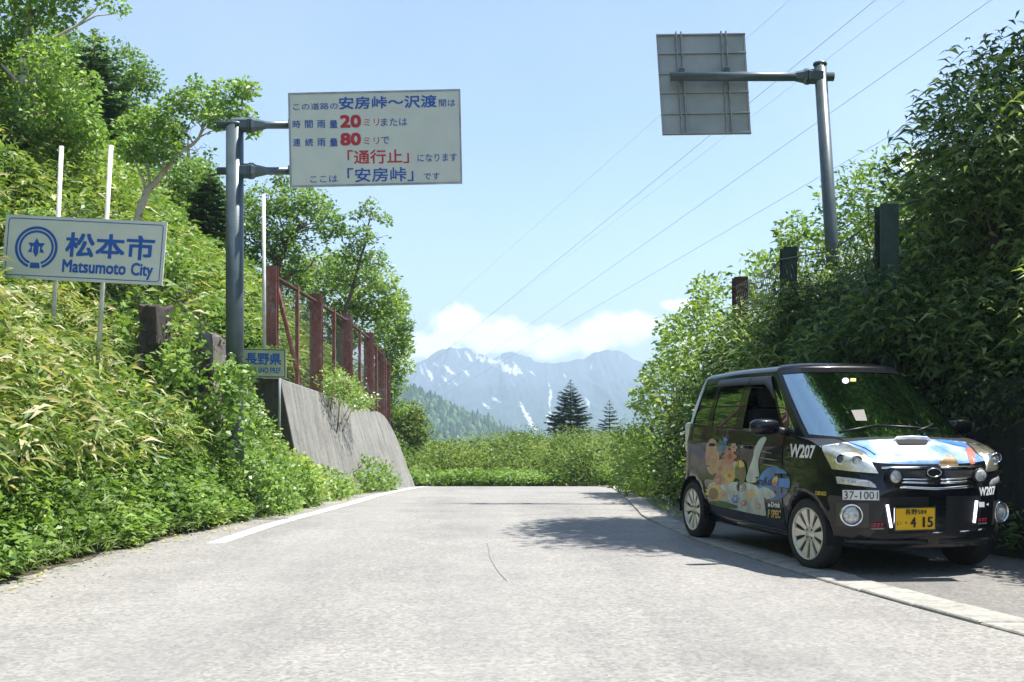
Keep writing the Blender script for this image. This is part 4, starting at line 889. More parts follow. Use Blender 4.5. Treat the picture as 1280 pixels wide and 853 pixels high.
# fill of hillside woodland behind: separate trees
for k, (px, py, Yd, r_, lb) in enumerate([(40, 210, 31, 60, 'shadowy tree behind the leaning birch at the far left'), (235, 170, 38, 34, 'small far tree showing between leaning birch and grey pole'), (265, 330, 29, 36, 'low leafy tree just left of the white snow pole'), (315, 370, 30, 34, 'leafy tree right behind the red fence end post')]):
    b = [(px + RS.uniform(-.6, .6) * r_, py + RS.uniform(-.5, .6) * r_, r_ * .6, 0) for _ in range(7)]
    if k == 1: b = [(235, 212, 20, 0), (215, 218, 18, 0), (255, 215, 18, 0), (240, 235, 22, 0)]
    tree('broadleaf_tree', lb, TP([(px, py + r_ * 1.5), (px, py)], Yd), PB(b, Yd), 'tree_leaf', 'bark', 230, .12, .075, .1, gap=.12, bias=.08)
def conifer(name, label, base, H, R_, whorls, m, seedrot=0, dens=1.0, ns=13):
    r = empty(name, tuple(base)); tag(r, label, 'tree'); base = Vector(base); bm = bmesh.new()
    tube(bm, [base, base + Vector((0, 0, H * .55)), base + Vector((0, 0, H))], [H * .018, H * .011, .008], 8); P = []; D = []; N = []; LL = []
    for w in range(whorls):
        t_ = w / (whorls - 1); z = H * (.10 + .89 * t_ ** .92); rr = R_ * (1 - t_) ** .80 * (.82 + .3 * RS.rand()) + .04 * R_
        nb = ns if t_ < .8 else 7
        for k in range(nb):
            a = 2 * PI * (k + RS.rand() * .7) / nb + w; l_ = rr * RS.uniform(.72, 1.12); d0 = Vector((math.cos(a), math.sin(a), 0)); s0 = base + Vector((0, 0, z + RS.uniform(-.02, .02) * H))
            e = s0 + d0 * l_ + Vector((0, 0, l_ * (-.16 + .42 * t_) + .05 * l_)); m_ = s0.lerp(e, .5) + Vector((0, 0, -.10 * l_)); tube(bm, [s0, m_, e], [.012 * H / 4, .008 * H / 4, .003], 3, caps=False)
            nn = int(26 * dens * (.3 + l_ / R_))
            for q in range(nn):
                u_ = RS.uniform(.18, 1); p_ = s0.lerp(m_, u_ * 2) if u_ < .5 else m_.lerp(e, u_ * 2 - 1)
                side = Vector((-d0.y, d0.x, 0)) * RS.choice([-1, 1]); dd_ = (d0 * .8 + side * RS.uniform(.3, 1.1) + Vector((0, 0, RS.uniform(-.15, .25)))).normalized()
                P.append(p_); D.append(dd_); N.append((RS.uniform(-.3, .3), RS.uniform(-.3, .3), 1)); LL.append(l_ * RS.uniform(.22, .38) * (1.25 - u_ * .55) + .05)
    mk('trunk', bm, M['bark'], r); LL = np.array(LL)
    link('crown', leafmesh('crown', np.array([tuple(p_) for p_ in P]), np.array([tuple(p_) for p_ in D]), np.array(N), LL, LL * .40, RS.rand(len(P)), True, .08), m, r)
b = wp(713, 575, 62); t_ = wp(714, 476, 62); conifer('fir_tree', 'larger dark fir tree standing alone before the mountains', (b.x, b.y, b.z), t_.z - b.z, 1.55, 20, M['needle'], dens=1.9)
b = wp(762, 575, 78); t_ = wp(763, 501, 78); conifer('fir_tree', 'smaller thin fir tree right of the larger one', (b.x, b.y, b.z), t_.z - b.z, 1.25, 14, M['needle'], ns=10, dens=1.6)
b = wp(118, 235, 23); t_ = wp(112, 40, 23); conifer('fir_tree', 'dark conifer half hidden behind the corner birch', (b.x, b.y, b.z), t_.z - b.z, 1.15, 15, M['needle'])
b = wp(262, 300, 24); t_ = wp(250, 212, 24); conifer('fir_tree', 'small dark conifer between leaning birch and grey pole', (b.x, b.y, b.z), t_.z - b.z, .6, 12, M['needle'])
# tree whose crown reaches over the lay-by from above the frame and shades the van's flank
tree('overhanging_tree', 'broad tree above the right bank whose shade falls on the road', [(8.2, 11.6, float(gz(8.2, 11.6))), (8.0, 11.8, 5.5), (6.9, 12.0, 7.6), (5.2, 12.2, 8.6)],
     [(5.35 + RS.uniform(-.9, 1.7), 12.2 + RS.uniform(-1.4, 1.3), 8.1 + RS.uniform(-.7, .8), .75, .75, .45) for _ in range(30)] + [], 'tree_leaf', 'bark', 150, .11, .07, .12, gap=.1, shell=.2)

# ------------------------------------------------------------------ beyond the crest
x, y = area_pts(20000, -8.5, 5.5, 28.2, 38, lambda x, y: (x < 3.4 + (y - 27) * .2) & ((x > -3.6) | (y > 28.4)) & ((y > 29.0 + 1.6 * vnoise(x * 1.6, x * 0)) | (x < -2.2)) & (vnoise(x * 2.4, y * 2.4) > .3))
tag(link('crest_meadow', tufts(x, y, np.maximum(road_z(y) - .05, gz(x, y)), .26 + .4 * fbm(x * 1.1, y * 1.1) + .16 * RS.rand(len(x)) + (y - 29) * .03, 8, .12, .05, lance=False, spread=.4, name='crest_meadow', bias=.1), M['herb']),
    'bright green low plants just beyond the crest of the road', 'meadow plants', kind='stuff')
bl = []
for k in range(46):
    y = RS.uniform(30, 36.5); x = RS.uniform(-3.8, 3.4); r_ = RS.uniform(.28, .62); bl.append((x, y, float(road_z(y)) + r_ * .7 + RS.uniform(0, .15) + (y - 30) * .05, r_ * 1.2, r_, r_))
tag(link('crest_bushes', blob_leaves(bl, 150, .11, .06, name='crest_bushes', bias=.02, shell=.5), M['valley']), 'small rounded bushes rising unevenly from the plants beyond the crest', 'bushes', kind='stuff')
def bush_field(name, label, n, fpos, dens, L, Wd, mat, **k):
    bl = []
    for i in range(n):
        q = fpos(i)
        if q: bl.append(q)
    tag(link(name, blob_leaves(bl, dens, L, Wd, name=name, **k), M[mat]), label, 'bushes', kind='stuff')
def fp_(i, big):
    Yd = 37 + 26 * RS.rand(); px = RS.uniform(478, 830); top = np.interp(px, [480, 515, 560, 600, 660, 700, 740, 790, 830], [522, 566, 568, 560, 541, 550, 543, 548, 535]) + (63 - Yd) * 1.1 + RS.uniform(-9, 8)
    r_ = RS.uniform(*big) * Yd / 50; c = wp(px, top, Yd); return (c.x, c.y, c.z - r_ * .8, r_, r_ * 1.1, r_ * .85)
bush_field('bush_thicket', 'belt of green bushes below the mountains beyond the crest', 62, lambda i: fp_(i, (.9, 1.7)), 120, .12, .075, 'valley', bias=.08, shell=.72)
bush_field('alder_thicket', 'darker green rounded bushes mixed into the belt beyond the crest', 42, lambda i: fp_(i, (1.0, 1.8)), 110, .12, .075, 'valley', bias=-.1, shell=.72)
def fp2(i):
    Yd = 36 + 8 * RS.rand(); px = RS.uniform(500, 800); r_ = .8; c = wp(px, 592, Yd); return (c.x, c.y, c.z - .2, r_, r_, r_ * .8)
bush_field('low_thicket', 'lower darker bushes in the dip behind the crest plants', 40, fp2, 60, .15, .10, 'valley', bias=-.05, shell=.6)
for (px, py, Yd, r_, lb) in [(505, 515, 44, 26, 'leafy tree at the left end of the valley view beside the wall'), (528, 560, 50, 22, 'small rounded tree left of the valley bushes'), (560, 565, 56, 20, 'small tree standing before the dark wooded ridge'), (600, 566, 60, 18, 'rounded little tree in the middle of the valley bushes')]:
    b = [(px + RS.uniform(-.55, .55) * r_, py + RS.uniform(-.2, 2.2) * r_, r_ * .62, 0) for _ in range(14)]
    tree('valley_tree', lb, TP([(px, py + r_ * 2.4), (px, py + .2 * r_)], Yd), PB(b, Yd), 'valley', 'bark', 150, .16, .10, .1, gap=.12, bias=.1)
# dark wooded ridge
RID = [(300, 430), (420, 455), (480, 472), (505, 482), (530, 491), (560, 503), (600, 519), (640, 536), (665, 548), (720, 575), (800, 640)]
YH = 820.
xs_ = np.array([(p_[0] - 640) / F * YH for p_ in RID]); zs_ = np.array([HC + (HY - p_[1]) / F * YH for p_ in RID]) - 4.5
def ridge_z(x, y):
    t_ = (YH - y) / 260.; base = np.interp(x, xs_, zs_) + 1.6 * fbm(x / 14, y / 14) * 2
    return base - np.abs(t_) ** 1.1 * 60 + fbm(x / 45 + 9, y / 45) * 16 * np.clip(np.abs(t_) * 3, 0, 1)
gxx = np.linspace(-260, 100, 73); gyy = np.linspace(560, 1000, 50); X, Y = np.meshgrid(gxx, gyy); Z = ridge_z(X, Y); idx = np.arange(X.size).reshape(X.shape)
Qd = np.stack([idx[:-1, :-1], idx[:-1, 1:], idx[1:, 1:], idx[1:, :-1]], -1).reshape(-1, 4)
tag(link('wooded_hill', npmesh('wooded_hill', np.stack([X, Y, Z], -1).reshape(-1, 3), Qd), M['ground'], smooth=True), kind='structure')
n = 9000; x = RS.uniform(-125, 55, n); y = RS.uniform(640, 830, n); z = ridge_z(x, y); s_ = RS.uniform(.45, 1.15, n) * (1 + .3 * (fbm(x / 20, y / 20) > .05)); conif = RS.rand(n) < .45
V = []; Fq = []; rn = []
hgt = np.where(conif, 7.2, 5.2) * s_; rad = np.where(conif, 1.7, 2.6) * s_; ang = np.arange(6) * PI / 3
lv = [(.0, .75), (.42, 1.0), (.72, .55), (1.0, .03)]
for li, (hz, rz) in enumerate(lv):
    rz_ = np.where(conif, [1.0, .72, .36, .03][li], rz)[:, None]; jit = RS.uniform(.75, 1.2, (n, 6))
    V.append(np.stack([x[:, None] + np.cos(ang) * rad[:, None] * rz_ * jit, y[:, None] + np.sin(ang) * rad[:, None] * rz_ * jit, np.broadcast_to((z + hgt * hz - .8)[:, None], (n, 6)) + RS.uniform(-.3, .3, (n, 6))], -1))
V = np.stack(V, 1).reshape(-1, 3); b0 = np.arange(n)[:, None] * 24
for li in range(3):
    for j in range(6): Fq.append(np.concatenate([b0 + li * 6 + j, b0 + li * 6 + (j + 1) % 6, b0 + (li + 1) * 6 + (j + 1) % 6, b0 + (li + 1) * 6 + j], 1))
tag(link('ridge_forest', npmesh('ridge_forest', V, np.concatenate(Fq), {'rnd': np.repeat(np.clip(np.where(conif, RS.rand(n) * .6, .45 + RS.rand(n) * .55), 0, 1), 24)}), M['forest']),
    'dark mixed forest covering the ridge in the middle distance', 'forest', kind='stuff')
# ------------------------------------------------------------------ mountains
YM = 2500.
MR = [(-200, 500), (200, 500), (400, 486), (480, 470), (505, 468), (520, 455), (535, 447), (548, 438), (562, 434), (572, 435), (582, 434), (592, 440), (604, 444), (616, 448), (628, 441), (642, 440), (655, 444), (668, 451), (690, 454), (712, 451), (728, 448), (742, 441), (756, 438), (768, 437), (780, 440), (792, 449), (806, 453), (820, 449), (840, 456), (870, 462), (950, 470), (1100, 480), (1400, 500)]
xs2 = np.array([(p_[0] - 640) / F * YM for p_ in MR]); zs2 = np.array([HC + (HY - p_[1]) / F * YM for p_ in MR])
gxx = np.concatenate([np.linspace(-1000, -290, 40)[:-1], np.linspace(-290, 420, 330), np.linspace(420, 1200, 40)[1:]]); gyy = np.concatenate([np.linspace(1500, 2480, 190), np.linspace(2485, 2620, 24)])
X, Y = np.meshgrid(gxx, gyy); top = np.interp(X, xs2, zs2) + 9 * fbm(X / 13, Y * 0 + 3, 5)
t_ = np.clip((Y - 1500) / (YM - 1500), 0, 1); back = np.clip((Y - YM) / 120, 0, 1)
spur = np.abs(fbm(X / 58 + t_ * .9, Y / 300 + 4, 5)) * 2; gul = np.abs(fbm(X / 22 + t_ * .6 + 40, Y / 190, 4)) * 2
prof = t_ ** 1.5
Z = -34 + (top + 34) * prof - (spur * 60 + gul * 22) * (t_ * (1 - t_)) ** .8 * 1.3 - back * 110 - 2.5 * fbm(X / 7, Y / 40, 3) * t_ * (1 - t_)
snow = np.zeros_like(Z)
inv_x = lambda px: (px - 640) / F
PX = 640 + X / Y * F; PY = HY - (Z - HC) / Y * F
for (sx, sy, ln, wd, an, st) in [(618, 452, 16, 5, 15, 1.), (634, 460, 14, 4.5, 28, 1), (648, 463, 9, 3, 60, .9), (600, 448, 8, 2.5, 40, .8), (537, 468, 12, 2.2, 60, .9), (527, 462, 10, 2, 70, .8), (560, 462, 9, 2.4, 40, .9), (556, 474, 9, 2, 50, .8), (582, 465, 8, 2, 45, .7), (660, 522, 14, 3.2, 58, 1), (655, 512, 9, 2.2, 70, .8), (688, 492, 12, 1.7, 85, .9), (687, 507, 8, 1.6, 88, .7), (686, 522, 9, 4.5, 70, .8), (620, 500, 7, 2.2, 30, .7), (608, 508, 6, 1.8, 30, .7), (545, 456, 6, 1.6, 30, .6), (665, 466, 7, 1.8, 30, .6), (735, 505, 8, 2, 70, .7), (573, 443, 7, 1.4, 60, .6), (587, 447, 9, 2, 55, .9), (738, 462, 8, 1.6, 110, .6), (775, 450, 7, 1.6, 80, .5), (795, 497, 6, 1.5, 60, .6), (706, 471, 7, 1.5, 60, .5), (640, 478, 6, 1.5, 50, .5), (570, 480, 8, 1.5, 55, .6), (548, 480, 7, 1.5, 60, .6)]:
    ca, sa = math.cos(R(an)), math.sin(R(an)); a = (PX - sx) * ca + (PY - sy) * sa; b = -(PX - sx) * sa + (PY - sy) * ca
    snow = np.maximum(snow, st * np.clip(1.35 - np.sqrt((a / ln) ** 2 + (b / wd) ** 2) + 2.6 * fbm(X / 4, Y / 22, 4), 0, 1))
snow *= (Y < YM + 5)
idx = np.arange(X.size).reshape(X.shape); Qd = np.stack([idx[:-1, :-1], idx[:-1, 1:], idx[1:, 1:], idx[1:, :-1]], -1).reshape(-1, 4)
t = NT('mountain_rock'); co = t.coord((1, .25, 1)); a = t.noise(co, .035, 8, .62); g_ = t.n('ShaderNodeNewGeometry'); sx = t.n('ShaderNodeSeparateXYZ'); t.l(g_.outputs['Position'], sx.inputs[0])
h = t.math('ADD', t.math('MULTIPLY', sx.outputs[2], .0075), t.math('MULTIPLY', a, .9))
c = t.ramp(h, [(.30, (.012, .06, .045)), (.62, (.015, .06, .07)), (.88, (.04, .08, .12)), (1.15, (.08, .12, .17))])
c = t.mix(t.ramp(t.noise(co, .09, 6), [(.52, (0, 0, 0)), (.66, (.5, .5, .5))]), c, (.12, .14, .16))
at_ = t.n('ShaderNodeAttribute', attribute_name='snow'); c = t.mix(t.ramp(at_.outputs['Fac'], [(.25, (0, 0, 0)), (.75, (.9, .9, .9))]), c, (.70, .74, .80))
t.l(c, t.b.inputs['Base Color']); t.set(Roughness=.95); M['mountain'] = t.m
tag(link('mountain_range', npmesh('mountain_range', np.stack([X, Y, Z], -1).reshape(-1, 3), Qd, {'snow': snow.ravel()}), M['mountain'], smooth=True), kind='structure')
# ------------------------------------------------------------------ overhead lines
for k, (x0, y0, x1, y1, lb) in enumerate([(822, 147, 965, 20, 'uppermost overhead cable passing above the left edge of the grey sign back'), (800, 241, 1070, 20, 'bolder overhead cable crossing just under the grey sign back'), (942, 144, 1080, 39, 'faint overhead cable passing right behind the sign arm clamp'), (800, 309, 1080, 112, 'overhead cable crossing the leaning pole in its upper third'), (822, 339, 1080, 189, 'lowest overhead cable running into the tall right bush')]):
    s_ = (y1 - y0) / (x1 - x0); ln = lambda px: y0 + s_ * (px - x0); bm = bmesh.new()
    xa = [470, 470, 520, 480, 470][k]; a = wp(xa, ln(xa), 330); b = wp(1330, ln(1330), 42)
    r_ = [.008, .014, .007, .012, .011][k]
    tube(bm, [a.lerp(b, q) + Vector((0, 0, -1.2 * 4 * q * (1 - q) * 0)) for q in (0, .25, .5, .75, 1)], r_, 5)
    tag(mk('power_line', bm, M['wire']), lb, 'cable', 'overhead power lines')
# ------------------------------------------------------------------ the parked minivan
t = NT('black_car_paint'); t.set(Roughness=.28); t.b.inputs['Base Color'].default_value = (.0045, .005, .008, 1); t.b.inputs['Coat Weight'].default_value = .75; t.b.inputs['Coat Roughness'].default_value = .03
t.b.inputs['Specular IOR Level'].default_value = .05; t.bump(t.noise(t.coord(), 2.2, 2), .05, .01); M['paint'] = t.m
M['seam'] = plain('panel_gap', (.002, .002, .002), .8); M['blackplastic'] = plain('black_plastic', (.010, .010, .011), .45, var=.2, nscale=20); M['greyplastic'] = plain('grey_bezel_plastic', (.045, .04, .038), .5)
M['rubber'] = plain('tyre_rubber', (.014, .014, .014), .75, var=.3, nscale=30, bump=.2); M['chrome'] = plain('chrome', (.75, .76, .78), .12, 1.0, var=.03)
M['alloy'] = plain('alloy_wheel', (.62, .60, .54), .33, .55, var=.05, coat=.2); M['interior'] = plain('dark_upholstery', (.02, .02, .022), .9); M['liner'] = plain('wheel_arch_liner', (.006, .006, .006), .95)
M['reflector'] = plain('lamp_reflector', (.72, .69, .56), .2, .85, coat=1.0, var=.3, nscale=16, bump=.6); M['lens'] = plain('lamp_lens', (.50, .52, .50), .15, .4, coat=1.0, var=.45, nscale=45, bump=.5); M['projector'] = plain('projector_lens', (.03, .032, .04), .08, 0, coat=1)
M['plate'] = plain('yellow_plate', (.80, .45, .012), .4, var=.05); M['white'] = plain('white_print', (.72, .73, .73), .4, var=.05); M['black'] = plain('black_print', (.012, .012, .015), .5); M['stired'] = plain('red_print', (.45, .01, .05), .5)
M['yprint'] = plain('yellow_print', (.55, .42, .05), .5); M['mirror_blue'] = M['paint']
M['d_white'] = plain('pale_film', (.42, .48, .44), .35, var=.35, nscale=7); M['d_blue'] = plain('blue_film', (.05, .16, .42), .35, var=.45, nscale=6); M['d_peach'] = plain('peach_film', (.48, .30, .17), .35, var=.25, nscale=9)
M['d_pink'] = plain('pink_film', (.42, .14, .11), .35, var=.3, nscale=9); M['d_yellow'] = plain('yellow_film', (.58, .42, .10), .35, var=.2, nscale=12); M['d_grey'] = plain('grey_film', (.16, .19, .17), .35, var=.5, nscale=10)
M['d_brown'] = plain('brown_film', (.20, .12, .04), .4, var=.4, nscale=12); M['d_green'] = plain('green_film', (.10, .15, .05), .4, var=.5, nscale=12); M['d_violet'] = plain('violet_film', (.07, .06, .16), .35, var=.4, nscale=5)
t = NT('bonnet_art_film'); co = t.coord((1, 1.6, 1)); a = t.noise(co, 2.3, 5, .5); b = t.noise(co, 8, 4)
c = t.ramp(a, [(.34, (.08, .20, .60)), (.46, (.28, .46, .76)), (.55, (.70, .76, .80)), (.68, (.78, .77, .74)), (.8, (.70, .46, .46))])
t.l(c, t.b.inputs['Base Color']); t.set(Roughness=.3); t.b.inputs['Coat Weight'].default_value = .8; M['bonnet'] = t.m
t = NT('led_strip'); t.b.inputs['Base Color'].default_value = (.9, .9, 1, 1); t.b.inputs['Emission Color'].default_value = (.78, .80, 1, 1); t.b.inputs['Emission Strength'].default_value = 1.1; M['led'] = t.m
def glassmat(name, tint, rough=.0, boost=1.0):
    t = NT(name); t.t.nodes.remove(t.b); tr = t.n('ShaderNodeBsdfTransparent'); tr.inputs[0].default_value = (*tint, 1); gl = t.n('ShaderNodeBsdfGlossy'); gl.inputs['Roughness'].default_value = rough; gl.inputs[0].default_value = (.72, .93, .95, 1)
    fr_n = t.n('ShaderNodeFresnel'); fr_n.inputs[0].default_value = 1.52; ms = t.n('ShaderNodeMixShader'); t.l(t.math('MULTIPLY', fr_n.outputs[0], boost, True), ms.inputs[0]); t.l(tr.outputs[0], ms.inputs[1]); t.l(gl.outputs[0], ms.inputs[2]); t.l(ms.outputs[0], t.o.inputs[0]); return t.m
M['wsglass'] = glassmat('windscreen_glass', (.28, .37, .37), .01, .62); M['privacy'] = glassmat('privacy_glass', (.02, .02, .02), .03, .28)

CX, CY, YAW = 3.005, 9.07, .226
sn, cs_ = math.sin(YAW), math.cos(YAW)
car = empty('parked_minivan', (CX, CY, float(road_z(CY)) + .004), math.atan2(-cs_, sn)); tag(car, 'black boxy minivan with colourful side graphics parked on the right lay-by', 'car')
CM = world_of(car); CI = CM.inverted()
def I(x, xs, ys): return float(np.interp(x, xs, ys))
zt_ = lambda x: I(x, [-2.76, -1.0, -.25, 0, .2, .4, .52, .6], [1.10, 1.055, 1.035, 1.01, .965, .905, .865, .835])
w_ = lambda z: I(z, [.2, .28, .42, .6, .8, .95, 1.1], [.655, .690, .722, .737, .735, .722, .698])
xf_ = lambda z: I(z, [.2, .26, .34, .5, .62, .72, .80, .86, .95, 1.1], [.54, .58, .615, .63, .63, .615, .595, .56, .52, .45])
xr_ = lambda z: I(z, [.2, .3, .5, .8, 1.1], [-2.66, -2.72, -2.765, -2.755, -2.72])
XSF, XSR, PF, PR = .04, -2.47, 3.1, 3.0
def base_xy(col, z):
    k, a = col
    if k == 's': return a, w_(z) * (1 - .03 * max(0, (-1.6 - a) / .9) ** 2)
    ca, sa = abs(math.cos(a)) ** (2 / (PF if k == 'f' else PR)), abs(math.sin(a)) ** (2 / (PF if k == 'f' else PR))
    if k == 'f': return XSF + (xf_(z) - XSF) * sa, w_(z) * ca
    return XSR + (xr_(z) - XSR) * sa, w_(z) * ca * .977
seams = [-.41, -1.24, -1.985]
sx_ = set(round(x, 3) for x in np.arange(-2.45, .02, .045)); 
for q in seams:
    sx_ = {x for x in sx_ if abs(x - q) > .02}; sx_ |= {q - .005, q + .005}
for q in (-2.42, -2.06, -1.95, -1.42, -1.26, -.45, -.42, -.22, -.17): sx_ = {x for x in sx_ if abs(x - q) > .012}; sx_.add(q)
side = [('s', x) for x in sorted(sx_)]
cols = [('r', R(a)) for a in (90, 75, 60, 48, 38, 30, 22, 15, 8, 0)] + side + [('f', R(a)) for a in (0, 5, 9, 13, 17, 21, 25, 29, 33, 38, 43, 48, 54, 60, 66, 72, 78, 84, 90)]
ks = [0, .03, .07, .12, .17, .22, .27, .32, .37, .42, .47, .52, .58, .64, .70, .76, .82, .88, .93, .97, 1.0]
def lower(col, k):
    x0 = base_xy(col, .8)[0]; zb = .225 + (.0 if x0 < .3 else -.01); z = zb + (zt_(x0) - zb) * k; x, y = base_xy(col, z)
    for wx in (0., -2.36):
        d = math.hypot(x - wx, z - .285)
        if y > .4: y += .016 * math.exp(-((d - .325) / .05) ** 2)
    if y > .5 and k > .2: y += .006 * math.exp(-((z - .93) / .03) ** 2)      # crease
    return Vector((x, y, z))
RA = .318
def near_wheel(p):
    for wx in (0., -2.36):
        if math.hypot(p.x - wx, p.z - .285) < RA and p.y > .35: return wx
    return None
allbody = []
def build_lower():
    P_ = [[lower(c, k) for k in ks] for c in cols]; ins = [[near_wheel(p) for p in r_] for r_ in P_]
    groups = {'body': [], 'front_door': [], 'rear_door': [], 'seam': []}
    for i in range(len(cols) - 1):
        for j in range(len(ks) - 1):
            c4 = [(i, j), (i + 1, j), (i + 1, j + 1), (i, j + 1)]
            if all(ins[a][b] is not None for a, b in c4): continue
            xm = (cols[i][1] + cols[i + 1][1]) / 2 if cols[i][0] == cols[i + 1][0] == 's' else 9
            g = 'body'
            if any(abs(xm - q) < .006 for q in seams) and j >= 2: g = 'seam'
            elif -1.24 < xm < -.41 and j >= 2: g = 'front_door'
            elif -1.985 < xm < -1.24 and j >= 2: g = 'rear_door'
            groups[g].append(c4)
    # snap partial vertices onto the arch
    for i in range(len(cols)):
        for j in range(len(ks)):
            if ins[i][j] is not None:
                p = P_[i][j]; wx = ins[i][j]; d = Vector((p.x - wx, 0, p.z - .285)); 
                if d.length < 1e-4: d = Vector((0, 0, 1))
                d.normalize(); p.x = wx + d.x * RA; p.z = .285 + d.z * RA; p.y = base_xy(('s', min(max(p.x, -2.4), 0)), p.z)[1] if p.x < .02 else p.y
    return P_, groups
PL, GL = build_lower()
def emit(name, faces, P_, mat, sgn=1, parent=None, off=0.0, keep=True):
    bm = bmesh.new(); mp_ = {}
    for c4 in faces:
        vs = []
        for c in c4:
            if c not in mp_: p = P_[c[0]][c[1]]; mp_[c] = bm.verts.new((p.x, p.y * sgn, p.z))
            if mp_[c] not in vs: vs.append(mp_[c])
        if len(vs) > 2:
            try: f = bm.faces.new(vs if sgn > 0 else vs[::-1]); f.smooth = True
            except ValueError: pass
    bmesh.ops.remove_doubles(bm, verts=bm.verts[:], dist=1e-5)
    if off:
        bm.normal_update(); c0 = Vector((-1, 0, .8))
        for v_ in bm.verts:
            n = v_.normal; s_ = 1 if n.dot(v_.co - c0) > 0 else -1; v_.co += n * s_ * off
    me = bpy.data.meshes.new(name); bm.to_mesh(me); 
    if keep: allbody.append([[tuple(v_.co) for v_ in bm.verts], [[v_.index for v_ in f.verts] for f in bm.faces]])
    bm.verts.index_update(); bm.free(); return link(name, me, mat, parent or car, smooth=True, local=True)
# greenhouse
vs_g = [0, .05, .10, .2, .3, .4, .5, .6, .7, .8, .87, .93, 1.0]
def xsf(v): return -.17 - .68 * v
def green(col, v):
    k, a = col; wv = .698 - .122 * v ** 1.3; 
    if k == 's':
        x = a
        if a > -1.26: x = -1.26 + (a + 1.26) * ((xsf(v) + 1.26) / 1.09)
        if a < -2.0: x = -2.0 + (a + 2.0) * ((-2.47 + .14 * v + 2.0) / -.47)
        z = zt_(a) + (1.575 - .03 * max(0, (-1.5 - x)) ** 1.5 - zt_(a)) * v
        return Vector((x, wv, z))
    p_ = 2.3 if k == 'f' else PR; ca, sa = abs(math.cos(a)) ** (2 / p_), abs(math.sin(a)) ** (2 / p_)
    if k == 'f':
        xc = .20 - .88 * v - .03 * v * v; x = xsf(v) + (xc - xsf(v)) * sa; b0 = 1.03 - .045 * sa ** 2; z = b0 + (1.575 + .035 * sa - b0) * v; return Vector((x, wv * ca, z))
    xs = -2.47 + .14 * v; x = xs + ((-2.72 + .17 * v ** 1.4) - xs) * sa; z = 1.10 + (1.575 - .03 * max(0, -1.5 - x) ** 1.5 - 1.10) * v; return Vector((x, wv * ca * (.977 + .023 * v), z))
gcols = [c for c in cols if c[0] != 's' or c[1] <= -.1699]
PG = [[green(c, v) for v in vs_g] for c in gcols]
GG = {'frame': [], 'quarter': [], 'rearwin': [], 'frontwin': [], 'small': [], 'windscreen': [], 'rearglass': []}
for i in range(len(gcols) - 1):
    a, b = gcols[i], gcols[i + 1]; xm = (a[1] + b[1]) / 2
    for j in range(len(vs_g) - 1):
        g = 'frame'; lo, hi = vs_g[j] + 1e-4, vs_g[j + 1] - 1e-4
        if a[0] == b[0] == 's':
            if -2.42 < xm < -2.06 and lo > .05 and hi < .87: g = 'quarter'
            elif -1.95 < xm < -1.42 and lo > .05 and hi < .87: g = 'rearwin'
            elif -1.26 < xm < -.45 and lo > .05 and hi < .87: g = 'frontwin'
            elif -.42 < xm < -.22 and lo > .05 and hi < .70: g = 'small'
        elif a[0] == b[0] == 'f' and a[1] > R(16.5) and lo > .04 and hi < .94: g = 'windscreen'
        elif a[0] == b[0] == 'r' and xm > R(25) and lo > .05 and hi < .87: g = 'rearglass'
        GG[g].append([(i, j), (i + 1, j), (i + 1, j + 1), (i, j + 1)])
# bonnet and cowl: across between the two top edges of the lower shell
ring = [lower(c, 1.0) for c in cols if (c[0] == 's' and c[1] > -.37) or c[0] == 'f']
S_all = [-1, -.96, -.86, -.835, -.825, -.7, -.5, -.3, -.1, .1, .3, .5, .7, .825, .835, .86, .96, 1]
def hoodp(r_, s_): return Vector((r_.x - .0, r_.y * s_, r_.z + .055 * (1 - abs(s_) ** 2.4) * min(1, (r_.y / .5)) ** 1 * (1 if r_.x > -.2 else .4)))
PH = [[hoodp(r_, s_) for s_ in S_all] for r_ in ring]
HF = {'cowl': [], 'bonnet': [], 'fender_top': [], 'gap': []}
for i in range(len(ring) - 1):
    for j in range(len(S_all) - 1):
        sm_ = (S_all[j] + S_all[j + 1]) / 2; xm = (ring[i].x + ring[i + 1].x) / 2
        g = 'cowl' if xm < .17 else ('gap' if .825 < abs(sm_) < .835 else ('bonnet' if abs(sm_) < .83 else 'fender_top'))
        HF[g].append([(i, j), (i + 1, j), (i + 1, j + 1), (i, j + 1)])
for sgn in (1, -1):
    emit('body_side', GL['body'], PL, M['paint'], sgn); emit('front_door', GL['front_door'], PL, M['paint'], sgn, off=.0015); emit('rear_door', GL['rear_door'], PL, M['paint'], sgn, off=.0015)
    emit('door_gap', GL['seam'], PL, M['seam'], sgn, off=-.006); emit('window_frame', GG['frame'], PG, M['paint'], sgn)
    for g, nm in (('quarter', 'quarter_window'), ('rearwin', 'rear_door_window'), ('small', 'front_quarter_window')): emit(nm, GG[g], PG, M['privacy' if g != 'small' else 'wsglass'], sgn, off=-.005, keep=False)
emit('front_door_window', GG['frontwin'], PG, M['wsglass'], 1, off=-.005, keep=False)
# windscreen and rear window: both halves in one pane
def both(name, faces, P_, mat, off):
    P2 = P_ + [[Vector((p.x, -p.y, p.z)) for p in r_] for r_ in P_]; n = len(P_)
    return emit(name, faces + [[(a + n, b) for a, b in c4][::-1] for c4 in faces], P2, mat, 1, off=off, keep=False)
both('windscreen', GG['windscreen'], PG, M['wsglass'], -.004); both('rear_window', GG['rearglass'], PG, M['privacy'], -.004)
emit('cowl', HF['cowl'], PH, M['blackplastic'], 1, keep=False); emit('bonnet', HF['bonnet'], PH, M['bonnet'], 1); emit('fender_top', HF['fender_top'], PH, M['bonnet'], 1); emit('bonnet_gap', HF['gap'], PH, M['seam'], 1, off=-.001)
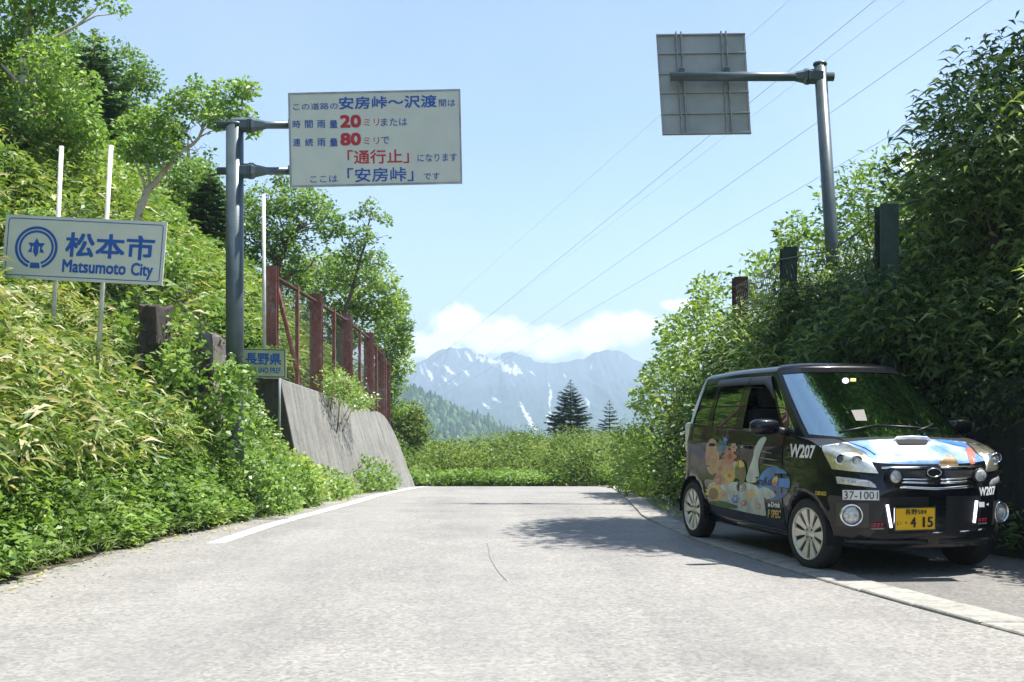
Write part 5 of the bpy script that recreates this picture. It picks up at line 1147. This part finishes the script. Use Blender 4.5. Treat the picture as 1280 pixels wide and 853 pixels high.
# roof
top = [r_[-1] for r_ in PG]; full = top + [Vector((p.x, -p.y, p.z)) for p in top[::-1]]; bm = bmesh.new(); rows = []
cxr = -1.55
for s_, dz in ((1, 0), (.99, .010), (.975, .020), (.94, .034), (.86, .047), (.7, .058), (.45, .065), (.2, .067)):
    rows.append([bm.verts.new((cxr + (p.x - cxr) * s_, p.y * s_, p.z * s_ + (1 - s_) * 1.585 + dz)) for p in full])
grid_faces(bm, rows, closed=True); bmesh.ops.remove_doubles(bm, verts=bm.verts[:], dist=1e-4); c = bm.verts.new((cxr, 0, 1.653)); 
bm.verts.ensure_lookup_table()
inner = [v_ for v_ in rows[-1] if v_.is_valid]; 
for a, b in zip(inner, inner[1:] + inner[:1]):
    try: f = bm.faces.new((a, b, c)); f.smooth = True
    except ValueError: pass
allbody.append([[tuple(v_.co) for v_ in bm.verts], [[v_.index for v_ in f.verts] for f in bm.faces]]) if False else None
mk('roof', bm, M['paint'], car, smooth=True, local=True)
Vs, Fs = [], []
for V_, F_ in allbody:
    o_ = len(Vs); Vs += V_; Fs += [[a + o_ for a in f] for f in F_]
BV = BVHTree.FromPolygons([Vector(v_) for v_ in Vs], Fs); camL = CI @ Vector((0, 0, HC))
def ray(px, py, off=0.0):
    d = (CI @ wp(px, py, 5.0)) - camL; d.normalize(); h, n, i, ds = BV.ray_cast(camL, d)
    if h is None:
        h, n, i, ds = BV.find_nearest(camL + d * 9)
    if n.dot(d) > 0: n = -n
    return h + n * off
def chaik(p, n=2):
    for _ in range(n): p = [q for a, b in zip(p, p[1:] + p[:1]) for q in ((a[0] * .75 + b[0] * .25, a[1] * .75 + b[1] * .25), (a[0] * .25 + b[0] * .75, a[1] * .25 + b[1] * .75))]
    return p
def dec(name, pts, m, off=.003, cuts=3, parent=None):
    if name == 'side_print' and len(pts) < 15: pts = chaik(pts); cuts = min(cuts, 2)
    bm = bmesh.new(); v_ = [bm.verts.new((x, y, 0)) for x, y in pts]; bm.faces.new(v_); bmesh.ops.triangulate(bm, faces=bm.faces[:])
    bmesh.ops.subdivide_edges(bm, edges=bm.edges[:], cuts=cuts, use_grid_fill=True); bmesh.ops.triangulate(bm, faces=bm.faces[:])
    for q in bm.verts: q.co = ray(q.co.x, q.co.y, off)
    return mk(name, bm, M[m], parent or car, local=True)
def dtext(body, x0, y0, x1, y1, m, skx=0., sky_=0., off=.004, bold=.0, name='lettering'):
    co, fs = text_bm(body, bold); lo = co.min(0); hi = co.max(0); uv = (co - lo) / (hi - lo); me = bpy.data.meshes.new(name); P_ = []
    for a, b in uv:
        X_ = x0 + a * (x1 - x0) + skx * (b - .5); Y_ = y1 - b * (y1 - y0) + sky_ * (a - .5); P_.append(tuple(ray(X_, Y_, off)))
    me.from_pydata(P_, [], fs); me.update(); return link(name, me, M[m], car, local=True)
def curvepatch(name, T_, B_, m, off, nu=16, nv=8, mirror=True, bulge=0.0, parent=None):
    def pl(L_, u_):
        u_ = u_ * (len(L_) - 1); i = min(int(u_), len(L_) - 2); f = u_ - i; return (L_[i][0] * (1 - f) + L_[i + 1][0] * f, L_[i][1] * (1 - f) + L_[i + 1][1] * f)
    rows_ = []
    for i in range(nu + 1):
        a = pl(T_, i / nu); b = pl(B_, i / nu); rows_.append([ray(a[0] + (b[0] - a[0]) * j / nv, a[1] + (b[1] - a[1]) * j / nv, off + bulge * math.sin(PI * j / nv) * math.sin(PI * min(1, i / nu))) for j in range(nv + 1)])
    for sg in ((1, -1) if mirror else (1,)):
        bm = bmesh.new(); rr = [[bm.verts.new((p.x, p.y * sg, p.z)) for p in r_] for r_ in rows_]; grid_faces(bm, rr); mk(name, bm, M[m], parent or car, smooth=True, local=True)
    return rows_
HT = [(1025.3, 555.5), (1040, 553.5), (1060, 557), (1082, 567.5), (1097.5, 591.5)]; HB = [(1040.6, 586.5), (1055, 588.5), (1069, 590), (1084, 591.3), (1097.6, 592.3)]
curvepatch('headlamp_seal', [(x - 1.3 if i == 0 else x, y - 1.2) for i, (x, y) in enumerate(HT)], [(x, y + 1.3) for x, y in HB], 'seam', .004)
curvepatch('headlamp', HT, HB, 'reflector', .008, bulge=.012)
curvepatch('marker_lamp', [(1045, 595.8), (1065, 598), (1086, 601), (1094, 606)], [(1047, 604.5), (1065, 606.5), (1086, 609), (1095.5, 610)], 'lens', .006, bulge=.006)
def disc(px, py, r, m, off, name, mirror=True, ring_r=None, dirx=None, rough=None, depth=.02, local=None):
    p = local or ray(px, py, off)
    for sg in ((1, -1) if mirror else (1,)):
        q = Vector((p.x, p.y * sg, p.z)); d = Vector(dirx or (1, -.25, .05)); d.y *= sg; Mx = Matrix.Translation(q) @ d.to_track_quat('Z', 'Y').to_matrix().to_4x4(); bm = bmesh.new()
        if ring_r: lathe(bm, [(r, 0), (r + .003, depth * .7), (r + ring_r * .5, depth), (r + ring_r, depth * .6), (r + ring_r, -.02)], Mx, 28, cap=False)
        else: lathe(bm, [(r, -.02), (r, 0), (r * .75, depth * .5), (r * .4, depth * .85), (0.0, depth)], Mx, 24)
        mk(name, bm, M[m], car, smooth=True, local=True)
disc(1051.5, 574.5, .030, 'projector', .014, 'projector_lens'); disc(1051.5, 574.5, .031, 'chrome', .014, 'projector_ring', ring_r=.010)
disc(1071, 577, .034, 'lens', .012, 'high_beam'); disc(1071, 577, .035, 'chrome', .012, 'high_beam_ring', ring_r=.010)
# grille
def fpt(y, z, off=0.0):
    h, n, i, d = BV.ray_cast(Vector((3, y, z)), Vector((-1, 0, 0)))
    if h is None: h = Vector((.5, y, z))
    return h + Vector((off, 0, 0))
def fpatch(name, y0, y1, z0, z1, m, off, n=10, sh=0.0):
    bm = bmesh.new(); rr = [[bm.verts.new(fpt(y0 + (y1 - y0) * i / n, z0 + (z1 - z0) * j / 4 + sh * abs(i / n - .5), off)) for j in range(5)] for i in range(n + 1)]; grid_faces(bm, rr); mk(name, bm, M[m], car, smooth=True, local=True)
fpatch('grille', -.40, .40, .655, .800, 'blackplastic', .004); fpatch('grille_recess', -.34, .34, .665, .745, 'seam', .007)
fpatch('lower_intake', -.38, .38, .33, .60, 'seam', .004)
def fbar(name, y0, y1, z, r, m, off, v=0.0, n=12):
    bm = bmesh.new(); tube(bm, [fpt(y0 + (y1 - y0) * i / n, z + v * abs((y0 + (y1 - y0) * i / n)) / .4, off) for i in range(n + 1)], r, 8); mk(name, bm, M[m], car, smooth=True, local=True)
fbar('grille_top_trim', -.42, .42, .812, .010, 'chrome', .006); fbar('grille_slat', -.29, .29, .722, .006, 'chrome', .014, .012); fbar('grille_slat', -.29, .29, .697, .009, 'chrome', .016, .016); fbar('grille_slat', -.31, .29, .657, .011, 'chrome', .018, .022)
# badge: oval with six stars
bp = fpt(-.015, .775, .012); bm = bmesh.new(); rr = []
for k in range(33):
    a = 2 * PI * k / 32; rr.append(bp + Vector((0, .058 * math.cos(a), .031 * math.sin(a))))
tube(bm, rr, .0045, 6, caps=False); mk('badge_ring', bm, M['chrome'], car, smooth=True, local=True)
bm = bmesh.new(); bm.faces.new([bm.verts.new(bp + Vector((-.003, .056 * math.cos(2 * PI * k / 24), .029 * math.sin(2 * PI * k / 24)))) for k in range(24)]); mk('badge_field', bm, M['seam'], car, local=True)
for (dy, dz, s_) in ((-.030, .008, .016), (-.004, .013, .008), (.018, .011, .008), (.034, -.002, .008), (.012, -.012, .008), (-.010, -.011, .008)):
    bm = bmesh.new(); bm.faces.new([bm.verts.new(bp + Vector((.001, dy + s_ * (1 if k % 2 == 0 else .38) * math.cos(PI * k / 4), dz + s_ * (1 if k % 2 == 0 else .38) * math.sin(PI * k / 4)))) for k in range(8)]); mk('badge_star', bm, M['chrome'], car, local=True)
# rally lamps
for sy in (-.355, .345):
    c = fpt(sy, .752, .055); d = Vector((1, 0, 0)); Mx = Matrix.Translation(c) @ d.to_track_quat('Z', 'Y').to_matrix().to_4x4()
    bm = bmesh.new(); lathe(bm, [(.02, -.05), (.048, -.03), (.056, 0), (.056, .012), (.050, .014)], Mx, 24, cap=False); mk('rally_lamp_housing', bm, M['blackplastic'], car, smooth=True, local=True)
    bm = bmesh.new(); lathe(bm, [(.050, .006), (.044, .014), (.02, .020), (0, .021)], Mx, 24); mk('rally_lamp_lens', bm, M['lens'], car, smooth=True, local=True)
# fog lamps
curvepatch('fog_lamp_bezel', [(1046, 628.5), (1066, 629), (1086, 629)], [(1046, 657), (1066, 659.5), (1086, 660)], 'greyplastic', .004)
fp_ = ray(1065.5, 643.5, .022); disc(0, 0, .066, 'lens', 0, 'fog_lamp', local=fp_, dirx=(1, -.30, 0), depth=.015); disc(0, 0, .068, 'chrome', 0, 'fog_lamp_ring', ring_r=.016, local=fp_, dirx=(1, -.30, 0))
# plate
pc = fpt(-.199, .44, .028); bm = bmesh.new(); box(bm, (pc.x, pc.y, pc.z), (.006, .33, .165), bev=.0025); plo = mk('number_plate', bm, M['plate'], car, local=True)
bm = bmesh.new()
for (a, b, c_, d_) in ((0, .0825, .334, .008), (0, -.0825, .334, .008), (-.165, 0, .008, .165), (.165, 0, .008, .165)): box(bm, (pc.x + .001, pc.y + a, pc.z + b), (.009, c_, d_))
mk('plate_frame', bm, M['chrome'], car, local=True)
pf_ = lambda x, y: Vector((pc.x + .0045, pc.y - .165 + x * .33, pc.z + .0825 - y * .165))
def ptext(b_, bx, bold=0.0): text_obj(b_, bx, pf_, M['black'], plo, bold).matrix_parent_inverse = Matrix()
ptext('長野584', (.25, .07, .78, .31), .008); ptext('い', (.05, .58, .15, .76)); ptext('・', (.25, .62, .29, .70)); ptext('4', (.38, .42, .52, .88), .012); ptext('1', (.68, .42, .74, .88), .012); ptext('5', (.80, .42, .94, .88), .012)
dec('number_board', [(1053.6, 612.8), (1098.5, 613.4), (1098.8, 625.6), (1053.8, 624.8)], 'white', .006); dtext('37-1001', 1055.5, 614.6, 1097, 624, 'black', 0, .6, .009)
dtext('W207', 988, 556, 1019.5, 573, 'white', 2, 2.0, .008, .035); dtext('W207', 1223, 608.5, 1243, 619.5, 'white', 0, -2.0, .008, .035)
dtext('STI', 1090, 653.5, 1103, 658.5, 'stired', 1.2, -.3, .010, .04); dec('white_mark', [(1088.5, 659.8), (1105, 659.6), (1105, 661.6), (1088.5, 661.8)], 'd_grey', .009)
dtext('STI', 1221.5, 647.5, 1231, 651.5, 'stired', 1, -.6, .012, .04); dec('white_mark', [(1221, 653.6), (1232, 652.8), (1232, 654.4), (1221, 655.4)], 'd_grey', .012)
dec('white_mark', [(1222, 627.5), (1229, 627.5), (1229, 634), (1222, 634)], 'white', .012); dec('white_mark', [(1234, 628.5), (1234, 632.5), (1231, 630.5)], 'white', .012)
for a, b in (((1108, 631), (1113, 659)), ((1218.5, 626), (1215.5, 653))):
    bm = bmesh.new(); tube(bm, [ray(*a, .018), ray((a[0] + b[0]) / 2, (a[1] + b[1]) / 2, .018), ray(*b, .018)], .011, 8); mk('light_strip', bm, M['led'], car, smooth=True, local=True)
for a, b in (((1165, 665.5), (1180, 665)), ((1199, 664), (1220, 662.5)), ((1222, 662), (1231, 661))):
    bm = bmesh.new(); tube(bm, [ray(*a, .008), ray(*b, .008)], .006, 6); mk('chrome_strip', bm, M['chrome'], car, smooth=True, local=True)
dtext('DENSO', 1020, 614.5, 1033.5, 619.5, 'yprint', 0, .8, .004, .02)
fbar('bumper_lip', -.62, .62, .262, .02, 'blackplastic', .0, n=18)
# bonnet details
dec('scoop_opening', [(1119, 551), (1158, 551), (1161, 553.5), (1157, 556.5), (1124, 556.8)], 'seam', .010); 
bm = bmesh.new(); tube(bm, [ray(1116, 552, .004), ray(1121, 549.6, .016), ray(1140, 549.2, .018), ray(1158, 549.6, .016), ray(1164, 552, .004)], [.004, .010, .012, .010, .004], 8); mk('scoop_lip', bm, M['bonnet'], car, smooth=True, local=True)
dec('bonnet_print', [(1165, 548), (1188, 549), (1210, 555), (1214, 561), (1197, 558), (1175, 552)], 'd_blue', .003); dec('bonnet_print', [(1173, 582.5), (1176, 574), (1180, 575), (1184, 568.5), (1188, 570.5), (1193, 569.5), (1196, 576), (1198, 582.5)], 'd_brown', .003)
dec('bonnet_print', [(1207, 560), (1211, 557), (1218, 557), (1218.5, 580), (1213, 581), (1215, 574), (1210, 572), (1213, 566)], 'd_pink', .003)
bm = bmesh.new(); A = [ray(1020, 543, .004), ray(1045, 548, .004), ray(1082, 561, .004), ray(1094, 569, .004)]; tube(bm, A, .0035, 5); mk('bonnet_crease', bm, M['seam'], car, local=True)
# side graphics (the printed figure is a plain stand-in)
Z6 = lambda x, y: (860 + x / 5.686, 520 + y / 5.686)
z6 = lambda L_: [Z6(*p_) for p_ in L_]
dec('side_print', z6([(0, 190), (100, 215), (130, 260), (130, 330), (60, 290), (5, 240)]), 'd_violet', .003)
dec('side_print', z6([(140, 465), (300, 470), (420, 470), (500, 500), (540, 560), (558, 700), (556, 716), (300, 660), (150, 625), (140, 600)]), 'd_white', .003)
dec('side_print', z6([(520, 150), (572, 150), (530, 230), (495, 330), (520, 470), (410, 480), (425, 400), (470, 290), (470, 240)]), 'd_white', .0045)
dec('side_print', z6(circ(176, 290, 50, 128, 28)), 'd_peach', .0045)
def flower(cx, cy_, r_, m1, m2, off, n=8, asp=1.15):
    dec('side_print', z6([(cx + r_ * (1 + .22 * math.cos(n * a)) * math.cos(a), cy_ + asp * r_ * (1 + .22 * math.cos(n * a)) * math.sin(a)) for a in [2 * PI * k / (n * 6) for k in range(n * 6)]]), m1, off, cuts=1)
    dec('side_print', z6(circ(cx, cy_, r_ * .38, r_ * .38 * asp, 18)), m2, off + .0016, cuts=1)
dec('side_print', z6([(200, 330), (250, 300), (330, 330), (350, 400), (330, 470), (250, 500), (200, 470)]), 'd_peach', .0035)
flower(245, 225, 44, 'd_grey', 'd_blue', .0055, 7); flower(300, 290, 46, 'd_pink', 'd_brown', .006, 6); flower(235, 375, 40, 'd_peach', 'd_pink', .0062, 9); flower(300, 425, 36, 'd_yellow', 'd_pink', .006, 8); flower(218, 455, 30, 'd_pink', 'd_peach', .0062, 6); flower(330, 225, 24, 'd_peach', 'd_grey', .0066, 6); flower(270, 170, 20, 'd_blue', 'd_white', .006, 5); flower(345, 350, 22, 'd_white', 'd_yellow', .0068, 7)
flower(450, 560, 26, 'd_yellow', 'd_peach', .0055, 7); flower(340, 590, 24, 'd_blue', 'd_white', .0055, 6); flower(400, 620, 18, 'd_pink', 'd_white', .0055, 6); flower(500, 640, 20, 'd_peach', 'd_white', .0055, 8); flower(260, 560, 22, 'd_peach', 'd_pink', .0055, 7)
dec('side_print', z6(circ(378, 400, 40, 88, 24)), 'd_green', .0075); dec('side_print', z6(circ(376, 395, 28, 66, 24)), 'd_brown', .009); dec('side_print', z6([(345, 330), (380, 310), (412, 340), (405, 370), (350, 360)]), 'd_yellow', .0105)
def sring(cx, cy_, r0, m, off, wdt=5, a1=360):
    A_ = circ(cx, cy_, r0, r0 * 1.05, 26, 0, a1 if a1 != 360 else 359); B_ = circ(cx, cy_, r0 - wdt, (r0 - wdt) * 1.05, 26, 0, a1 if a1 != 360 else 359); bm = bmesh.new(); pr = None
    for p_, q_ in zip(A_, B_):
        c_ = [bm.verts.new(ray(*Z6(*p_), off)), bm.verts.new(ray(*Z6(*q_), off))]
        if pr: bm.faces.new((pr[0], pr[1], c_[1], c_[0]))
        pr = c_
    mk('side_print', bm, M[m], car, local=True)
sring(176, 300, 34, 'd_pink', .006); sring(172, 300, 18, 'd_pink', .006, 5, 300); sring(380, 505, 34, 'd_grey', .006); sring(380, 505, 20, 'd_grey', .006)
fl = [(185 + (66 if k % 2 == 0 else 48) * math.cos(2 * PI * k / 28), 553 + (72 if k % 2 == 0 else 54) * math.sin(2 * PI * k / 28)) for k in range(28)]
dec('side_print', z6(fl), 'd_yellow', .005, cuts=1); dec('side_print', z6(circ(185, 553, 34, 42, 20)), 'd_brown', .0065)
dec('side_print', z6([(150, 610), (230, 600), (300, 620), (380, 650), (300, 662), (150, 626)]), 'd_green', .0065)
dec('side_print', z6(circ(616, 480, 112, 118, 36)), 'd_blue', .004)
dec('side_print', z6([(500, 520), (560, 500), (640, 560), (600, 590), (545, 590)]), 'd_white', .0055)
X0, Y0 = Z6(482, 435); X1, Y1 = Z6(600, 495); dtext('TruKul', X0, Y0, X1, Y1, 'black', .8, .6, .007, .01)
dec('side_print', z6([(600, 490), (605, 450), (645, 415), (640, 500)]), 'd_yellow', .007, cuts=1); dec('side_print', z6([(598, 492), (615, 462), (642, 470), (640, 503)]), 'd_pink', .0085, cuts=1)
X0, Y0 = Z6(572, 612); X1, Y1 = Z6(660, 650); dtext('e-Drink', X0, Y0, X1, Y1, 'white', .5, 1.2, .005, .03)
X0, Y0 = Z6(572, 668); X1, Y1 = Z6(662, 725); dtext('F SPEC', X0, Y0, X1, Y1, 'd_yellow', .5, 1.2, .005, .03)
X0, Y0 = Z6(520, 235); X1, Y1 = Z6(645, 262); dtext('RALLY TEAM', X0, Y0, X1, Y1, 'd_white', .4, 2.4, .0055, .0) if False else None
for yy_, x0_, x1_ in ((250, 520, 600), (300, 510, 640), (345, 530, 645)): dec('side_print', z6([(x0_, yy_ - 8), (x1_, yy_ + 14), (x1_, yy_ + 22), (x0_, yy_ + 2)]), 'd_grey', .0055, cuts=1)
X0, Y0 = Z6(380, 650); X1, Y1 = Z6(550, 700)
# handles, visors, mirror
for xh in (-1.10, -1.86):
    for sg in (1, -1):
        bm = bmesh.new(); yb = w_(.93) + .012; tube(bm, [(xh - .07, sg * (yb - .012), .925), (xh - .055, sg * (yb + .016), .925), (xh + .055, sg * (yb + .016), .925), (xh + .07, sg * (yb - .012), .925)], [.011, .014, .014, .011], 8); mk('door_handle', bm, M['paint'], car, smooth=True, local=True)
def gpt(col, v, off):
    p = green(col, v); return p + Vector((0, off, off * .3))
for sg in (1, -1):
    for xs_v in ([-1.25, -1.05, -.85, -.65, -.5, -.42, -.36], [-1.98, -1.8, -1.6, -1.4, -1.27]):
        bm = bmesh.new(); rr = []
        for i, x in enumerate(xs_v):
            low = .78 if x < -.6 else (.70 if x < -.45 else .55)
            rr.append([bm.verts.new((lambda p: (p.x, sg * p.y, p.z))(gpt(('s', x), v_, o_))) for v_, o_ in ((.935, .003), (.90, .022), (low + .03, .030), (low, .028))])
        grid_faces(bm, rr); mk('rain_visor', bm, M['blackplastic'], car, smooth=True, local=True)
    mc = Vector((-.42, sg * .885, 1.105)); bm = bmesh.new(); bmesh.ops.create_icosphere(bm, subdivisions=4, radius=1)
    for v_ in bm.verts:
        q = v_.co; sx2 = lambda a, p_: math.copysign(abs(a) ** p_, a); v_.co = Vector((sx2(q.x, .8) * .065 - (.0 if q.x > 0 else 0), sx2(q.y, .7) * .125, sx2(q.z, .75) * .068)) ; 
        if v_.co.x < -.035: v_.co.x = -.035
        v_.co += mc
    mo = mk('door_mirror', bm, M['paint'], car, smooth=True, local=True)
    bm = bmesh.new(); tube(bm, [mc + Vector((.0, -sg * .09, -.02)), Vector((-.40, sg * .68, 1.06))], [.03, .035], 8); mk('mirror_arm', bm, M['blackplastic'], car, smooth=True, local=True)
    bm = bmesh.new(); rr = [[bm.verts.new(mc + Vector((.055 - .05 * (t_ / 8) ** 2 + .006, sg * (.015 + .095 * t_ / 8), -.016 - .004 * t_ / 8 + h_ * (.010 - .0008 * t_)))) for h_ in (-1, 1)] for t_ in range(9)]; grid_faces(bm, rr); mk('turn_signal', bm, M['lens'], car, smooth=True, local=True)
    # wheel arch liner, rear lamp, sill
    for wx in (0., -2.36):
        bm = bmesh.new(); A = [[bm.verts.new((wx + (RA + .004) * math.cos(R(a)), sg * y_, .285 + (RA + .004) * math.sin(R(a)))) for a in range(-12, 193, 8)] for y_ in (.40, .735)]; grid_faces(bm, A); bm.faces.new([v_ for v_ in A[0]]); mk('arch_liner', bm, M['liner'], car, smooth=True, local=True)
    bm = bmesh.new(); box(bm, (-2.60, sg * .652, .98), (.16, .07, .30), bev=.03); mk('tail_lamp', bm, M['lens'], car, local=True)
    bm = bmesh.new(); tube(bm, [(-2.02, sg * .665, .235), (-.34, sg * .665, .235)], .035, 8); mk('side_sill', bm, M['paint'], car, smooth=True, local=True)
bm = bmesh.new(); box(bm, (-1.18, 0, .30), (1.9, 1.28, .2)); box(bm, (-1.1, 0, .27), (3.0, .8, .16)); mk('underbody', bm, M['liner'], car, local=True)
bm = bmesh.new(); box(bm, (-.14, 0, .90), (.36, 1.22, .26), bev=.06); mk('dashboard', bm, M['interior'], car, local=True)
bm = bmesh.new(); box(bm, (-1.3, 0, .42), (2.3, 1.3, .04)); mk('cabin_floor', bm, M['interior'], car, local=True)
for sg in (1, -1):
    bm = bmesh.new(); rot = Matrix.Rotation(R(-12), 3, 'Y').to_quaternion(); box(bm, (-1.12, sg * .34, .62), (.5, .48, .2), bev=.05); box(bm, (-1.35, sg * .34, .95), (.14, .46, .62), rot, bev=.05); mk('seat', bm, M['interior'], car, local=True)
    bm = bmesh.new(); box(bm, (-1.42, sg * .34, 1.36), (.10, .26, .17), rot, bev=.04); mk('headrest', bm, M['interior'], car, local=True)
bm = bmesh.new(); box(bm, (-2.15, 0, .95), (.14, 1.2, .6), bev=.05); mk('rear_seat', bm, M['interior'], car, local=True)
bm = bmesh.new(); c = Vector((-.42, -.34, 1.03)); rot = Matrix.Rotation(R(-65), 3, 'Y'); tube(bm, [c + rot @ Vector((.17 * math.cos(a), .17 * math.sin(a), 0)) for a in [2 * PI * k / 24 for k in range(25)]], .013, 6, caps=False); box(bm, c, (.03, .3, .03)); mk('steering_wheel', bm, M['blackplastic'], car, local=True)
# wipers and stickers sit on the glass
gb = bmesh.new(); 
for c4 in GG['windscreen']:
    for sg in (1, -1): gb.faces.new([gb.verts.new((PG[a][b].x, sg * PG[a][b].y, PG[a][b].z)) for a, b in c4])
GB = BVHTree.FromBMesh(gb); gb.free()
def gray(px, py, off):
    d = ((CI @ wp(px, py, 5.0)) - camL).normalized(); h, n, i, ds = GB.ray_cast(camL, d)
    if h is None: h, n, i, ds = GB.find_nearest(camL + d * 9.2)
    if n.dot(d) > 0: n = -n
    return h + n * off
for L_ in ([(1049, 540.5), (1072, 536), (1096, 531.5)], [(1096, 532), (1130, 533.5), (1172, 536.5)], [(1146, 539), (1158, 534.5), (1166, 530)]):
    bm = bmesh.new(); tube(bm, [gray(*q, .018) for q in L_], [.009, .008, .006], 6); mk('wiper', bm, M['blackplastic'], car, smooth=True, local=True)
bm = bmesh.new(); bm.faces.new([bm.verts.new(gray(1057 + 4.3 * math.cos(a), 476 + 3.6 * math.sin(a), .003)) for a in [2 * PI * k / 14 for k in range(14)]]); mk('sticker', bm, M['white'], car, local=True)
bm = bmesh.new(); bm.faces.new([bm.verts.new(gray(x, y, .003)) for x, y in ((1063, 473), (1070, 473), (1070, 477), (1063, 477))]); mk('sticker', bm, M['d_yellow'], car, local=True)
bm = bmesh.new(); bm.faces.new([bm.verts.new(gray(x, y, -.05)) for x, y in ((1064, 513), (1080, 512), (1084, 526), (1070, 526))]); mk('parking_paper', bm, M['greyplastic'], car, local=True)
# wheels
def wheel(x, sg):
    w = empty('wheel', (x, sg * .655, .279), R(7) if x > -1 else 0); w.parent = car; S = Matrix.Rotation(R(90) * -sg, 4, 'X')      # local Z -> outward
    bm = bmesh.new(); lathe(bm, [(.196, -.075), (.232, -.08), (.262, -.074), (.277, -.055), (.280, -.02), (.280, .02), (.277, .055), (.262, .074), (.235, .080), (.208, .077), (.198, .070), (.196, .05)], S, 48)
    mk('tyre', bm, M['rubber'], w, smooth=True, local=True)
    bm = bmesh.new(); lathe(bm, [(.198, .068), (.204, .074), (.201, .079), (.193, .076), (.187, .05), (.177, -.05), (.166, -.052)], S, 48, cap=False); mk('rim', bm, M['alloy'], w, smooth=True, local=True)
    bm = bmesh.new(); lathe(bm, [(.184, -.03), (.165, -.01), (0, -.008)], S, 32); mk('brake_disc', bm, M['liner'], w, smooth=True, local=True)
    for k in range(10):
        a0 = 2 * PI * k / 10; bm = bmesh.new()
        for da in (-.105, .105):
            q = []
            for (r_, hw, z_) in ((.035, .012, .050), (.105, .012, .060), (.193, .019, .068)):
                for zz in (z_ - .022, z_):
                    for s_ in (-1, 1):
                        aa_ = a0 + da * (r_ / .193) ** .6; d_ = Vector((math.cos(aa_), math.sin(aa_), 0)); t2 = Vector((-d_.y, d_.x, 0)); q.append(bm.verts.new(S @ (d_ * r_ + t2 * s_ * hw * (1 if zz == z_ else 1.25) + Vector((0, 0, zz)))))
            for i in (0, 4):
                a, b = q[i:i + 4], q[i + 4:i + 8]
                for f in ((a[2], a[3], b[3], b[2]), (a[0], a[2], b[2], b[0]), (a[3], a[1], b[1], b[3])): bm.faces.new(f)
        mk('spoke', bm, M['alloy'], w, local=True)
    bm = bmesh.new(); lathe(bm, [(.062, .035), (.060, .052), (.045, .056), (.030, .057), (.027, .062), (.0, .063)], S, 24); mk('hub', bm, M['alloy'], w, smooth=True, local=True)
    for k in range(4):
        a = PI / 4 + k * PI / 2; bm = bmesh.new(); lathe(bm, [(.0075, .05), (.0075, .060), (.0, .061)], Matrix.Translation(S @ Vector((.043 * math.cos(a), .043 * math.sin(a), 0))) @ S, 8); mk('wheel_nut', bm, M['liner'], w, local=True)
wheel(0, -1); wheel(-2.36, -1); wheel(0, 1); wheel(-2.36, 1)
# ------------------------------------------------------------------ air
bm = bmesh.new(); box(bm, (100, 1300, 65), (3200, 2880, 270))
hz = NT('haze_air'); hz.t.nodes.remove(hz.b); pv = hz.n('ShaderNodeVolumePrincipled'); pv.inputs['Color'].default_value = (.60, .77, .90, 1); pv.inputs['Density'].default_value = 6.2e-4; pv.inputs['Anisotropy'].default_value = .2
hz.l(pv.outputs[0], hz.o.inputs['Volume'])
tag(mk('haze', bm, hz.m), 'pale blue summer haze filling the valley air', 'haze', kind='stuff')
